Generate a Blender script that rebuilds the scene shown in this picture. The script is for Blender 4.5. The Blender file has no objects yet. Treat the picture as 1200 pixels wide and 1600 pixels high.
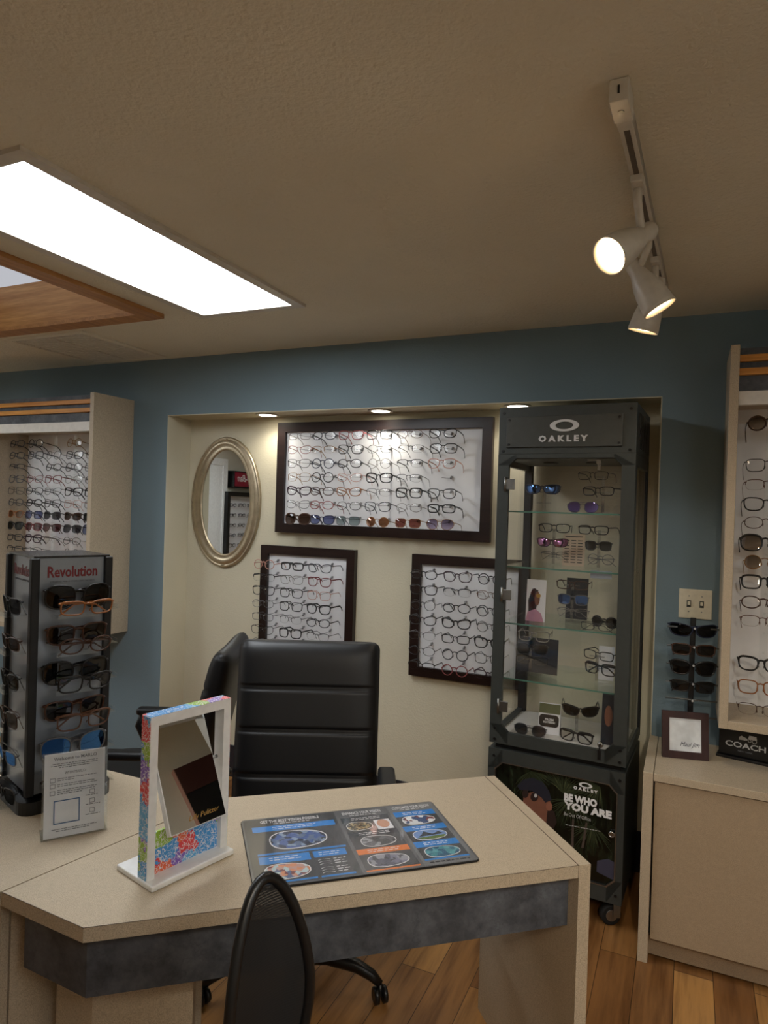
import bpy, bmesh, math, random
from mathutils import Vector, Matrix

random.seed(7)
S = bpy.context.scene
COL = S.collection
PI = math.pi

# ------------------------------------------------------------------ camera
YAW, PITCH, ROLL, FPX, CAMH = 0.4258, -0.0042, 0.0310, 1050.0, 1.6
_cy, _sy = math.cos(YAW), math.sin(YAW)
_fw = Vector((-_sy * math.cos(PITCH), _cy * math.cos(PITCH), math.sin(PITCH)))
_r = Vector((_cy, _sy, 0)); _u = _r.cross(_fw)
CR = _r * math.cos(ROLL) + _u * math.sin(ROLL)
CU = -_r * math.sin(ROLL) + _u * math.cos(ROLL)
CF = _fw
CP = Vector((0, 0, CAMH))
cam = bpy.data.cameras.new('camera'); cam_o = bpy.data.objects.new('camera', cam); COL.objects.link(cam_o)
cam.sensor_fit = 'HORIZONTAL'; cam.sensor_width = 36; cam.lens = 36 * FPX / 1200
cam.clip_start = 0.02
_m = Matrix((CR, CU, -CF)).transposed().to_4x4(); _m.translation = CP
cam_o.matrix_world = _m
S.camera = cam_o

# ------------------------------------------------------------------ light levels
PANEL_E = 15.5          # fluorescent diffuser radiance
SKY_E = 0.60            # skylight diffuser radiance
CAN_W = 6.5             # recessed cans (W)
TRACK_W = 8.0           # track heads (W)
TRACK_B = 32.0          # track heads behind the camera (W)
EXPOSURE = -0.06
S.view_settings.view_transform = 'Standard'; S.view_settings.look = 'None'
S.view_settings.exposure = EXPOSURE; S.view_settings.gamma = 1.0
S.view_settings.use_curve_mapping = False
try:
    S.cycles.transparent_max_bounces = 32; S.cycles.max_bounces = 10
    S.cycles.sample_clamp_indirect = 4.0
    S.cycles.caustics_reflective = False; S.cycles.caustics_refractive = False
except Exception: pass
W = bpy.data.worlds.new('world'); S.world = W; W.use_nodes = True
W.node_tree.nodes['Background'].inputs[0].default_value = (0.5, 0.55, 0.6, 1)
W.node_tree.nodes['Background'].inputs[1].default_value = 0.05

# pixel of the photograph -> point in the room
def ray(x, y): return (CR * ((x - 600) / FPX) - CU * ((y - 800) / FPX) + CF)
def on_z(x, y, z): d = ray(x, y); return CP + d * ((z - CAMH) / d.z)
def on_y(x, y, Y): d = ray(x, y); return CP + d * (Y / d.y)
def on_x(x, y, X): d = ray(x, y); return CP + d * (X / d.x)
def on_plane(x, y, p, n): d = ray(x, y); return CP + d * ((Vector(p) - CP).dot(n) / d.dot(n))

# ------------------------------------------------------------------ materials
def lin(c):
    return tuple(((v / 255) / 12.92 if v <= 10 else (((v / 255) + 0.055) / 1.055) ** 2.4) for v in c) + (1.0,)
class NT:
    def __init__(s, name):
        s.m = bpy.data.materials.new(name); s.m.use_nodes = True
        s.t = s.m.node_tree; s.t.nodes.clear(); s.out = s.n('ShaderNodeOutputMaterial')
    def n(s, ty, **k):
        o = s.t.nodes.new(ty)
        for a, v in k.items():
            if a.startswith('i_'): o.inputs[a[2:].replace('_', ' ')].default_value = v
            else: setattr(o, a, v)
        return o
    def l(s, a, ao, b, bi): s.t.links.new(a.outputs[ao], b.inputs[bi])
    def coords(s, scale=(1, 1, 1), rot=(0, 0, 0)):
        c = s.n('ShaderNodeTexCoord'); mp = s.n('ShaderNodeMapping')
        mp.inputs['Scale'].default_value = scale; mp.inputs['Rotation'].default_value = rot
        s.l(c, 'Object', mp, 'Vector'); return mp
    def noise(s, mp, scale, detail=2, rough=.5):
        o = s.n('ShaderNodeTexNoise'); o.inputs['Scale'].default_value = scale
        o.inputs['Detail'].default_value = detail; o.inputs['Roughness'].default_value = rough
        s.l(mp, 'Vector', o, 'Vector'); return o
    def ramp(s, src, so, stops):
        r = s.n('ShaderNodeValToRGB'); e = r.color_ramp.elements
        while len(e) < len(stops): e.new(0.5)
        for el, (p, c) in zip(e, stops): el.position = p; el.color = c
        s.l(src, so, r, 'Fac'); return r
    def mix(s, a, b, fac=None, blend='MIX', f=0.5):
        o = s.n('ShaderNodeMixRGB', blend_type=blend); o.inputs['Fac'].default_value = f
        if fac: s.l(fac[0], fac[1], o, 'Fac')
        for nm, v in (('Color1', a), ('Color2', b)):
            if isinstance(v, tuple) and not hasattr(v[0], 'outputs'): o.inputs[nm].default_value = v
            else: s.l(v[0], v[1], o, nm)
        return o
    def bsdf(s, color, rough=.5, metal=0, spec=.5, bump=None, bstr=.1, bdist=.002, **k):
        b = s.n('ShaderNodeBsdfPrincipled')
        b.inputs['Roughness'].default_value = rough; b.inputs['Metallic'].default_value = metal
        b.inputs['Specular IOR Level'].default_value = spec
        if isinstance(color, tuple) and not hasattr(color[0], 'outputs'): b.inputs['Base Color'].default_value = color
        else: s.l(color[0], color[1], b, 'Base Color')
        if bump:
            bp = s.n('ShaderNodeBump'); bp.inputs['Strength'].default_value = bstr; bp.inputs['Distance'].default_value = bdist
            s.l(bump[0], bump[1], bp, 'Height'); s.l(bp, 'Normal', b, 'Normal')
        s.l(b, 'BSDF', s.out, 'Surface'); return b
MC = {}
def plain(name, rgb, rough=.5, metal=0, spec=.5, var=.06, nscale=40):
    """solid colour with a faint procedural mottling"""
    if name in MC: return MC[name]
    t = NT(name); mp = t.coords(); nz = t.noise(mp, nscale, 3)
    c = lin(rgb); a = tuple(v * (1 - var) for v in c[:3]) + (1,); b = tuple(min(1, v * (1 + var)) for v in c[:3]) + (1,)
    r = t.ramp(nz, 'Fac', [(.3, a), (.7, b)]); t.bsdf((r, 'Color'), rough, metal, spec)
    MC[name] = t.m; return t.m
def plaster(name, rgb, scale=140, strength=.25, dist=.003, rough=.8):
    t = NT(name); mp = t.coords(); nz = t.noise(mp, scale, 3); n2 = t.noise(mp, 3, 2)
    c = lin(rgb); r = t.ramp(n2, 'Fac', [(.3, tuple(v * .97 for v in c[:3]) + (1,)), (.7, tuple(v * 1.03 for v in c[:3]) + (1,))])
    t.bsdf((r, 'Color'), rough, 0, .3, (nz, 'Fac'), strength, dist); return t.m
def laminate(name, rgb, rough=.45):
    t = NT(name); mp = t.coords(); nz = t.noise(mp, 420, 2, .6); n2 = t.noise(mp, 90, 2)
    c = lin(rgb); r = t.ramp(nz, 'Fac', [(.32, tuple(v * .72 for v in c[:3]) + (1,)), (.5, c), (.7, tuple(min(1, v * 1.18) for v in c[:3]) + (1,))])
    r2 = t.ramp(n2, 'Fac', [(.3, (.92, .92, .92, 1)), (.7, (1, 1, 1, 1))])
    m = t.mix((r, 'Color'), (r2, 'Color'), None, 'MULTIPLY', 1); t.bsdf((m, 'Color'), rough, 0, .4); return t.m
def slate(name, dark, light, rough=.5):
    t = NT(name); mp = t.coords(); a = t.noise(mp, 9, 8, .7); b = t.noise(mp, 45, 4, .6)
    v = t.n('ShaderNodeTexVoronoi', feature='DISTANCE_TO_EDGE'); v.inputs['Scale'].default_value = 5
    w = t.mix((mp, 'Vector'), (a, 'Color'), None, 'ADD', .25); t.l(w, 'Color', v, 'Vector')
    r = t.ramp(a, 'Fac', [(.3, lin(dark)), (.72, lin(light))]); r2 = t.ramp(b, 'Fac', [(.3, (.75, .75, .78, 1)), (.75, (1.1, 1.1, 1.1, 1))])
    m = t.mix((r, 'Color'), (r2, 'Color'), None, 'MULTIPLY', 1)
    rc = t.ramp(v, 'Distance', [(0, (.6, .6, .6, 1)), (.02, (1, 1, 1, 1))]); m2 = t.mix((m, 'Color'), (rc, 'Color'), None, 'MULTIPLY', .6)
    t.bsdf((m2, 'Color'), rough, 0, .4, (b, 'Fac'), .15, .002); return t.m
def wood(name, dark, light, axis='X', rough=.45, scale=1.0):
    sc = {'X': (2, 30, 30), 'Y': (30, 2, 30), 'Z': (30, 30, 2)}[axis]
    t = NT(name); mp = t.coords(tuple(v * scale for v in sc)); a = t.noise(mp, 1, 6, .65); b = t.noise(mp, 5, 3)
    r = t.ramp(a, 'Fac', [(.3, lin(dark)), (.7, lin(light))]); r2 = t.ramp(b, 'Fac', [(.35, (.82, .8, .78, 1)), (.6, (1, 1, 1, 1))])
    m = t.mix((r, 'Color'), (r2, 'Color'), None, 'MULTIPLY', .8); t.bsdf((m, 'Color'), rough, 0, .4, (a, 'Fac'), .05, .001); return t.m
def floor_mat():
    t = NT('plank floor'); mp = t.coords((1, 1, 1), (0, 0, PI / 2)); br = t.n('ShaderNodeTexBrick')
    t.l(mp, 'Vector', br, 'Vector')
    for k, v in {'Scale': 1, 'Mortar Size': .0012, 'Brick Width': 1.1, 'Row Height': .125, 'Bias': 0}.items(): br.inputs[k].default_value = v
    br.offset = .37; br.inputs['Color1'].default_value = lin((182, 136, 80)); br.inputs['Color2'].default_value = lin((122, 82, 46)); br.inputs['Mortar'].default_value = lin((45, 28, 15))
    mg = t.coords((26, 1.8, 1)); g = t.noise(mg, 1, 6, .62); r = t.ramp(g, 'Fac', [(.3, (.42, .35, .3, 1)), (.52, (.95, .92, .9, 1)), (.75, (1.25, 1.2, 1.1, 1))])
    m = t.mix((br, 'Color'), (r, 'Color'), None, 'MULTIPLY', 1)
    t.bsdf((m, 'Color'), .32, 0, .45, (g, 'Fac'), .04, .001); return t.m
def emit(name, rgb, strength):
    t = NT(name); e = t.n('ShaderNodeEmission'); e.inputs['Color'].default_value = lin(rgb); e.inputs['Strength'].default_value = strength
    t.l(e, 'Emission', t.out, 'Surface'); return t.m
def clear(name, tint=(1, 1, 1), ior=1.45, refl=1.0, gtint=(1, 1, 1), const=None, rough=0.02):
    """thin clear sheet: see-through plus a mirror reflection"""
    if name in MC: return MC[name]
    t = NT(name); tr = t.n('ShaderNodeBsdfTransparent'); tr.inputs['Color'].default_value = tuple(tint) + (1,)
    g = t.n('ShaderNodeBsdfGlossy'); g.inputs['Color'].default_value = tuple(gtint) + (1,); g.inputs['Roughness'].default_value = rough
    mx = t.n('ShaderNodeMixShader')
    if const is None:
        lw = t.n('ShaderNodeLayerWeight'); lw.inputs['Blend'].default_value = .5; pw_ = t.n('ShaderNodeMath', operation='POWER'); pw_.inputs[1].default_value = 5
        f0 = ((ior - 1) / (ior + 1)) ** 2 * refl; ma = t.n('ShaderNodeMath', operation='MULTIPLY_ADD'); ma.inputs[1].default_value = .6; ma.inputs[2].default_value = f0
        t.l(lw, 'Facing', pw_, 0); t.l(pw_, 'Value', ma, 0); t.l(ma, 'Value', mx, 'Fac')
    else: mx.inputs['Fac'].default_value = const
    t.l(tr, 'BSDF', mx, 1); t.l(g, 'BSDF', mx, 2); t.l(mx, 'Shader', t.out, 'Surface'); MC[name] = t.m; return t.m
def gradient_lens(name, top, bottom, const=.1):
    if name in MC: return MC[name]
    t = NT(name); c = t.n('ShaderNodeTexCoord'); sp = t.n('ShaderNodeSeparateXYZ'); t.l(c, 'Object', sp, 'Vector')
    mr = t.n('ShaderNodeMapRange'); mr.inputs['From Min'].default_value = -.025; mr.inputs['From Max'].default_value = .02; t.l(sp, 'Z', mr, 'Value')
    r = t.ramp(mr, 'Result', [(0, tuple(bottom) + (1,)), (1, tuple(top) + (1,))])
    tr = t.n('ShaderNodeBsdfTransparent'); t.l(r, 'Color', tr, 'Color')
    g = t.n('ShaderNodeBsdfGlossy'); g.inputs['Roughness'].default_value = .02
    mx = t.n('ShaderNodeMixShader'); mx.inputs['Fac'].default_value = const
    t.l(tr, 'BSDF', mx, 1); t.l(g, 'BSDF', mx, 2); t.l(mx, 'Shader', t.out, 'Surface'); MC[name] = t.m; return t.m
def patchwork(name, cols, scale, rough=.4, distort=1.5):
    t = NT(name); mp = t.coords(); nz = t.noise(mp, scale * .8, 3)
    w = t.mix((mp, 'Vector'), (nz, 'Color'), None, 'ADD', distort / scale)
    v = t.n('ShaderNodeTexVoronoi'); v.inputs['Scale'].default_value = scale; t.l(w, 'Color', v, 'Vector')
    sp = t.n('ShaderNodeSeparateColor'); t.l(v, 'Color', sp, 'Color')
    r = t.ramp(sp, 'Red', [(i / len(cols), lin(c)) for i, c in enumerate(cols)]); r.color_ramp.interpolation = 'CONSTANT'
    t.bsdf((r, 'Color'), rough); return t.m
def coral_print():
    t = NT('coral reef print'); mp = t.coords(); nz = t.noise(mp, 60, 2)
    w = t.mix((mp, 'Vector'), (nz, 'Color'), None, 'ADD', .035)
    v = t.n('ShaderNodeTexVoronoi'); v.inputs['Scale'].default_value = 24; t.l(w, 'Color', v, 'Vector')
    sp = t.n('ShaderNodeSeparateColor'); t.l(v, 'Color', sp, 'Color')
    r = t.ramp(sp, 'Red', [(0, lin((70, 150, 215))), (.28, lin((95, 175, 225))), (.5, lin((225, 70, 75))), (.66, lin((235, 110, 70))), (.76, lin((150, 190, 60))), (.88, lin((130, 95, 190)))]); r.color_ramp.interpolation = 'CONSTANT'
    v2 = t.n('ShaderNodeTexVoronoi', feature='DISTANCE_TO_EDGE'); v2.inputs['Scale'].default_value = 85; t.l(w, 'Color', v2, 'Vector')
    e = t.ramp(v2, 'Distance', [(.025, (1, 1, 1, 1)), (.06, (0, 0, 0, 1))])
    m = t.mix((r, 'Color'), lin((235, 232, 235)), (e, 'Color')); t.bsdf((m, 'Color'), .35); return t.m
def jungle():
    t = NT('jungle print'); mp = t.coords((60, 1, 14)); a = t.noise(mp, 1, 5, .7); m2 = t.coords(); b = t.noise(m2, 9, 4)
    r = t.ramp(a, 'Fac', [(.42, lin((9, 12, 9))), (.6, lin((34, 44, 30))), (.75, lin((78, 92, 66)))])
    r2 = t.ramp(b, 'Fac', [(.38, (.25, .25, .25, 1)), (.65, (1, 1, 1, 1))]); m = t.mix((r, 'Color'), (r2, 'Color'), None, 'MULTIPLY', 1)
    t.bsdf((m, 'Color'), .25); return t.m
def mesh_fabric():
    t = NT('black mesh fabric'); c = t.coords(); v = t.n('ShaderNodeTexWave', wave_type='BANDS', bands_direction='Z'); v.inputs['Scale'].default_value = 70; t.l(c, 'Vector', v, 'Vector')
    r = t.ramp(v, 'Fac', [(.45, (0, 0, 0, 1)), (.6, (1, 1, 1, 1))])
    tr = t.n('ShaderNodeBsdfTransparent'); b = t.n('ShaderNodeBsdfPrincipled'); b.inputs['Base Color'].default_value = lin((16, 16, 17)); b.inputs['Roughness'].default_value = .7
    mul = t.n('ShaderNodeMath', operation='MULTIPLY'); mul.inputs[1].default_value = .10; t.l(r, 'Color', mul, 0)
    mx = t.n('ShaderNodeMixShader'); t.l(mul, 'Value', mx, 'Fac'); t.l(b, 'BSDF', mx, 1); t.l(tr, 'BSDF', mx, 2); t.l(mx, 'Shader', t.out, 'Surface'); return t.m

M = dict(
    ceiling=plaster('ceiling paint', (226, 220, 202), 85, .85, .005), teal=plaster('slate blue paint', (115, 133, 142), 150, .3, .003),
    cream=plaster('cream paint', (206, 198, 174), 130, .4, .003), white_wall=plaster('off white paint', (205, 200, 186), 140, .3, .003),
    floor=floor_mat(), lam=laminate('beige speckled laminate', (186, 170, 146)), slate=slate('slate laminate', (50, 53, 58), (104, 108, 114)),
    orange=wood('honey wood slat', (190, 122, 48), (226, 164, 82), 'X'), oak=wood('oak trim', (176, 124, 70), (218, 168, 108), 'X', .4), oaky=wood('oak trim long', (160, 112, 64), (206, 154, 98), 'Y', .4),
    espresso=wood('espresso wood', (26, 15, 12), (44, 27, 22), 'X', .35), mahog=wood('mahogany wood', (46, 26, 26), (66, 38, 36), 'Z', .35),
    white=plain('white lacquer', (232, 232, 230), .35), board=plain('white display board', (222, 222, 224), .75, var=.03, nscale=6), header=plain('white valance', (222, 218, 210), .4),
    marble=plain('white marbled panel', (238, 238, 240), .4, var=.12, nscale=5), gunmetal=plain('gunmetal powder coat', (62, 66, 64), .42, .25), black=plain('black plastic', (16, 16, 17), .35),
    blackmatte=plain('matte black', (12, 12, 13), .6), leather=plain('black leather', (13, 14, 17), .45, nscale=200, var=.2), rubber=plain('black rubber', (14, 14, 14), .7),
    chrome=plain('brushed chrome', (190, 190, 190), .22, 1, var=.02), steel=plain('satin steel', (150, 150, 148), .35, 1), champagne=plain('champagne leaf', (186, 172, 146), .34, .85, var=.12, nscale=30),
    mirror=plain('silvered mirror', (232, 236, 234), .0, 1, var=0), glass=clear('clear glass'), glass_edge=plain('green glass edge', (80, 120, 105), .15), acrylic=clear('clear acrylic', (.97, .98, .98), 1.5, rough=.08),
    ivory=plain('ivory plastic', (214, 206, 184), .35), grille=plain('white vent metal', (216, 210, 196), .5), paper=plain('white paper', (220, 220, 224), .6, var=.02),
    print_dark=plain('print charcoal', (66, 67, 69), .28, var=.03), print_mid=plain('print grey', (98, 99, 101), .28, var=.03), print_blue=plain('print blue', (36, 128, 206), .28, var=.03), print_orange=plain('print orange', (222, 120, 44), .28, var=.03), print_navy=plain('print slate', (40, 45, 54), .28, var=.03),
    text_white=plain('white lettering', (225, 225, 226), .4, var=0), text_grey=plain('grey lettering', (110, 112, 118), .5, var=0), text_red=plain('maroon lettering', (120, 22, 30), .4, var=0), text_dark=plain('dark lettering', (40, 42, 48), .5, var=0), text_silver=plain('silver lettering', (205, 206, 208), .35, .3, var=0), text_gold=plain('gold lettering', (190, 150, 80), .35, .6, var=0),
    coral=coral_print(), jungle=jungle(), mesh=mesh_fabric(), silver_panel=plain('brushed silver panel', (142, 149, 158), .32, .35, var=.03), painted_shine=plain('silver insert with painted sheen', (226, 231, 236), .35, .15, var=.2, nscale=14),
    maroon=plain('maroon sign face', (140, 24, 50), .4), skin=plain('print skin', (122, 80, 64), .4), skin_light=plain('print face', (200, 150, 124), .4), hair=plain('print dark hair', (40, 26, 24), .5), cap=plain('print navy cap', (30, 32, 44), .5), pink=plain('print pink', (190, 140, 165), .5), sky=plain('print sky', (112, 146, 200), .4), grass=plain('print grass', (96, 120, 58), .4), leaf=plain('print palm leaf', (40, 49, 30), .4), leaf2=plain('print pale leaf', (92, 98, 66), .4), trunk=plain('print palm trunk', (74, 62, 56), .5), denim=plain('print blue sleeve', (58, 58, 76), .5),
    panel_e=emit('fluorescent diffuser', (246, 251, 255), PANEL_E), sky_e=emit('skylight diffuser', (238, 240, 248), SKY_E), can_e=emit('can lamp face', (255, 246, 226), 12), bulb_e=emit('track bulb face', (255, 214, 158), 14),
    white_enamel=plain('white enamel', (206, 200, 188), .3), ice=patchwork('print photo blue', [(28, 40, 70), (60, 90, 150), (130, 150, 175), (40, 44, 48), (90, 110, 140)], 70), town=patchwork('print photo warm', [(190, 150, 140), (120, 60, 60), (180, 200, 205), (210, 140, 100), (80, 100, 140)], 80), gravel=patchwork('print photo stones', [(120, 100, 70), (60, 50, 40), (180, 160, 120), (90, 90, 80)], 150), mono=patchwork('print photo mono', [(50, 50, 52), (100, 100, 104), (70, 70, 72), (160, 160, 165)], 60), water=patchwork('print photo water', [(70, 140, 150), (40, 90, 120), (90, 160, 170), (50, 110, 135)], 90), office=patchwork('print photo office', [(210, 212, 214), (60, 80, 120), (120, 60, 60), (230, 232, 232)], 60), haze=patchwork('print photo haze', [(150, 150, 160), (90, 90, 104), (64, 64, 70), (120, 120, 140)], 50),
)

# ------------------------------------------------------------------ mesh builder
class MB:
    def __init__(s): s.v, s.f, s.s = [], [], []
    def add(s, vs, fs, smooth=False, mat=None):
        b = len(s.v); s.v += [tuple((mat @ Vector(p)) if mat else p) for p in vs]
        s.f += [tuple(i + b for i in f) for f in fs]; s.s += [smooth] * len(fs); return s
    def box(s, x0, x1, y0, y1, z0, z1, bev=0, mat=None):
        if bev <= 0:
            vs = [(x, y, z) for z in (z0, z1) for x, y in ((x0, y0), (x1, y0), (x1, y1), (x0, y1))]
            return s.add(vs, [(3, 2, 1, 0), (4, 5, 6, 7), (0, 1, 5, 4), (1, 2, 6, 5), (2, 3, 7, 6), (3, 0, 4, 7)], False, mat)
        bm = bmesh.new(); bmesh.ops.create_cube(bm, size=1)
        for v in bm.verts: v.co = Vector(((x0 + x1) / 2 + v.co.x * (x1 - x0), (y0 + y1) / 2 + v.co.y * (y1 - y0), (z0 + z1) / 2 + v.co.z * (z1 - z0)))
        bmesh.ops.bevel(bm, geom=list(bm.edges), offset=bev, segments=2 if bev < .012 else 4, affect='EDGES', profile=.5)
        bm.verts.index_update(); s.add([tuple(v.co) for v in bm.verts], [[v.index for v in f.verts] for f in bm.faces], bev >= .012, mat); bm.free(); return s
    def tube(s, pts, r, n=8, closed=False, mat=None, caps=True, flat=None):
        P = [Vector(p) for p in pts]; N = len(P); R = r if isinstance(r, (list, tuple)) else [r] * N
        vs, fs = [], []; prev = None
        for i in range(N):
            a = P[(i - 1) % N] if (closed or i > 0) else P[i]; b = P[(i + 1) % N] if (closed or i < N - 1) else P[i]
            t = (b - a).normalized()
            if prev is None:
                up = Vector((0, 0, 1)) if abs(t.z) < .9 else Vector((0, 1, 0)); x = t.cross(up).normalized()
            else: x = (prev - t * prev.dot(t)).normalized()
            prev = x; y = t.cross(x)
            for k in range(n):
                an = 2 * PI * k / n + (PI / n); vs.append(tuple(P[i] + (x * math.cos(an) + y * math.sin(an)) * R[i]))
        for i in range(N if closed else N - 1):
            j = (i + 1) % N
            for k in range(n): fs.append((i * n + k, i * n + (k + 1) % n, j * n + (k + 1) % n, j * n + k))
        if not closed and caps: fs.append(tuple(range(n - 1, -1, -1))); fs.append(tuple((N - 1) * n + k for k in range(n)))
        return s.add(vs, fs, n > 5, mat)
    def lathe(s, prof, n=24, mat=None, caps=True):
        vs, fs = [], []
        for r, z in prof:
            for k in range(n): a = 2 * PI * k / n; vs.append((r * math.cos(a), r * math.sin(a), z))
        for i in range(len(prof) - 1):
            for k in range(n): fs.append((i * n + k, i * n + (k + 1) % n, (i + 1) * n + (k + 1) % n, (i + 1) * n + k))
        s.add(vs, fs, True, mat)
        if caps:
            b = len(s.v) - len(vs); s.f += [tuple(b + k for k in range(n - 1, -1, -1)), tuple(b + (len(prof) - 1) * n + k for k in range(n))]; s.s += [False, False]
        return s
    def prism(s, pts, a, b, plane='xy', mat=None, smooth=False):
        """2-D outline extruded from a to b along the plane's normal (xy: z, xz: y)"""
        n = len(pts); g = (lambda p, h: (p[0], p[1], h)) if plane == 'xy' else (lambda p, h: (p[0], h, p[1]))
        vs = [g(p, a) for p in pts] + [g(p, b) for p in pts]
        fs = [tuple(range(n - 1, -1, -1)), tuple(range(n, 2 * n))]
        s.add(vs, fs, False, mat); base = len(s.v) - 2 * n
        for i in range(n): j = (i + 1) % n; s.f.append((base + i, base + j, base + n + j, base + n + i)); s.s.append(smooth)
        return s
    def ring(s, outer, inner, a, b, plane='xz', mat=None):
        n = len(outer); g = (lambda p, h: (p[0], p[1], h)) if plane == 'xy' else (lambda p, h: (p[0], h, p[1]))
        vs = [g(p, a) for p in outer] + [g(p, a) for p in inner] + [g(p, b) for p in outer] + [g(p, b) for p in inner]; fs = []
        for i in range(n):
            j = (i + 1) % n
            fs += [(i, j, n + j, n + i), (2 * n + j, 2 * n + i, 3 * n + i, 3 * n + j), (j, i, 2 * n + i, 2 * n + j), (n + i, n + j, 3 * n + j, 3 * n + i)]
        return s.add(vs, fs, False, mat)
    def mesh(s, name):
        me = bpy.data.meshes.new(name); me.from_pydata([tuple(v) for v in s.v], [], [tuple(f) for f in s.f]); me.validate()
        if len(me.polygons) == len(s.s): me.polygons.foreach_set('use_smooth', s.s)
        bm = bmesh.new(); bm.from_mesh(me); bmesh.ops.recalc_face_normals(bm, faces=bm.faces); bm.to_mesh(me); bm.free()
        me.update(); return me
def obj(name, mb, mat, parent=None, label=None, loc=None):
    me = mb.mesh(name) if isinstance(mb, MB) else mb
    o = bpy.data.objects.new(name, me); COL.objects.link(o)
    if me.materials: o.material_slots[0].link = 'OBJECT'; o.material_slots[0].material = mat
    else: me.materials.append(mat)
    if parent: o.parent = parent
    if label: o['label'] = label
    if loc: o.location = loc
    return o
LABELS = {}
def tag(o, label, cat, group=None):
    o['label'] = label; o['category'] = cat
    if group: o['group'] = group
    n = len(label.split())
    if n < 4 or n > 16: print('LABEL LENGTH', n, label)
    if label in LABELS: print('LABEL REPEATED', label)
    LABELS[label] = 1; return o
def thing(name, label, cat, loc=(0, 0, 0), rz=0, group=None, rot=None):
    o = bpy.data.objects.new(name, None); o.empty_display_size = .05; COL.objects.link(o)
    o.location = loc; o.rotation_euler = rot if rot else (0, 0, rz); return tag(o, label, cat, group)
def struct(name, mb, mat):
    o = obj(name, mb, mat); o['kind'] = 'structure'; return o
def rrect(x0, x1, y0, y1, r, n=5):
    out = []
    for cx, cy, a0 in ((x1 - r, y1 - r, 0), (x0 + r, y1 - r, 90), (x0 + r, y0 + r, 180), (x1 - r, y0 + r, 270)):
        for k in range(n + 1): a = math.radians(a0 + 90 * k / n); out.append((cx + r * math.cos(a), cy + r * math.sin(a)))
    return out
def ell(cx, cy, a, b, n=32): return [(cx + a * math.cos(2 * PI * k / n), cy + b * math.sin(2 * PI * k / n)) for k in range(n)]
def octo(x0, x1, z0, z1, c): return [(x0 + c, z0), (x1 - c, z0), (x1, z0 + c), (x1, z1 - c), (x1 - c, z1), (x0 + c, z1), (x0, z1 - c), (x0, z0 + c)]
def text_mb(string, w=None, h=None, cx=0, cy=0, plane='xz', at=0, depth=.0008, bold=0.0, shear=0.0, left=False):
    """lettering as a mesh, fitted to w x h, facing -Y (xz) or +Z (xy)"""
    cu = bpy.data.curves.new('t', 'FONT'); cu.body = string; cu.size = 1; cu.offset = bold; cu.extrude = .5; cu.resolution_u = 2; cu.shear = shear
    to = bpy.data.objects.new('t', cu); COL.objects.link(to)
    dg = bpy.context.evaluated_depsgraph_get(); me = bpy.data.meshes.new_from_object(to.evaluated_get(dg))
    vs = [v.co.copy() for v in me.vertices]; fs = [tuple(p.vertices) for p in me.polygons]
    bpy.data.objects.remove(to); bpy.data.curves.remove(cu); bpy.data.meshes.remove(me)
    x0 = min(v.x for v in vs); x1 = max(v.x for v in vs); y0 = min(v.y for v in vs); y1 = max(v.y for v in vs)
    sx = w / (x1 - x0) if w else None; sy = h / (y1 - y0) if h else None
    sx = sx or sy; sy = sy or sx; mb = MB(); out = []
    for v in vs:
        X = ((v.x - x0) if left else (v.x - (x0 + x1) / 2)) * sx + cx; Y = (v.y - (y0 + y1) / 2) * sy + cy; D = depth if v.z > 0 else 0
        out.append((X, at - D, Y) if plane == 'xz' else (X, Y, at + D))
    return mb.add(out, fs)
def rot_to(axis):   # matrix taking +Z onto axis
    return Vector((0, 0, 1)).rotation_difference(Vector(axis).normalized()).to_matrix().to_4x4()

# ------------------------------------------------------------------ setting
CEIL, YW, YR = 2.44, 3.05, 3.25
RX0, RX1, RZ = -2.79, -0.116, 2.11
LX, RXW, BY = -5.0, 1.9, -2.2
FX0, FX1, FY0, FY1 = -1.994, -1.494, 1.11, 2.38      # fluorescent opening
SX0, SX1, SY0, SY1 = -3.35, -2.25, 0.70, 2.24        # skylight opening
struct('floor', MB().box(LX, RXW, BY, YR, -.1, 0), M['floor'])
c = MB()
HX0, HX1, HY0, HY1 = SX0 - .02, SX1 + .02, SY0 - .02, SY1 + .02
xs = sorted([LX, HX0, HX1, FX0, FX1, RXW]); ys = sorted([BY, HY0, FY0, HY1, FY1, YR])
for i in range(len(xs) - 1):
    for j in range(len(ys) - 1):
        mx, my = (xs[i] + xs[i + 1]) / 2, (ys[j] + ys[j + 1]) / 2
        if (HX0 < mx < HX1 and HY0 < my < HY1) or (FX0 < mx < FX1 and FY0 < my < FY1): continue
        c.box(xs[i], xs[i + 1], ys[j], ys[j + 1], CEIL, CEIL + .12)
struct('ceiling', c, M['ceiling'])
w = MB().box(LX, RX0, YW, YR, 0, CEIL).box(RX1, RXW, YW, YR, 0, CEIL).box(RX0, RX1, YW, YR, RZ, CEIL)
struct('wall_back', w, M['teal'])
struct('wall_recess', MB().box(RX0, RX1, YR, YR + .1, 0, RZ).box(RX0, RX0 + .004, YW + .001, YR, 0, RZ).box(RX1 - .004, RX1, YW + .001, YR, 0, RZ).box(RX0, RX1, YW + .001, YR, RZ - .004, RZ), M['cream'])
struct('wall_left', MB().box(LX - .1, LX, BY, YR, 0, CEIL), M['white_wall'])
struct('wall_right', MB().box(RXW, RXW + .1, BY, YR, 0, CEIL), plaster('pale beige paint', (240, 236, 222), 110, .5, .004))
struct('wall_front', MB().box(LX, RXW, BY - .1, BY, 0, CEIL), M['white_wall'])
struct('baseboard_back', MB().box(RX0 + .004, RX1 - .004, YR - .01, YR, 0, .185, .003), plain('navy vinyl base', (26, 28, 38), .45))
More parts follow.
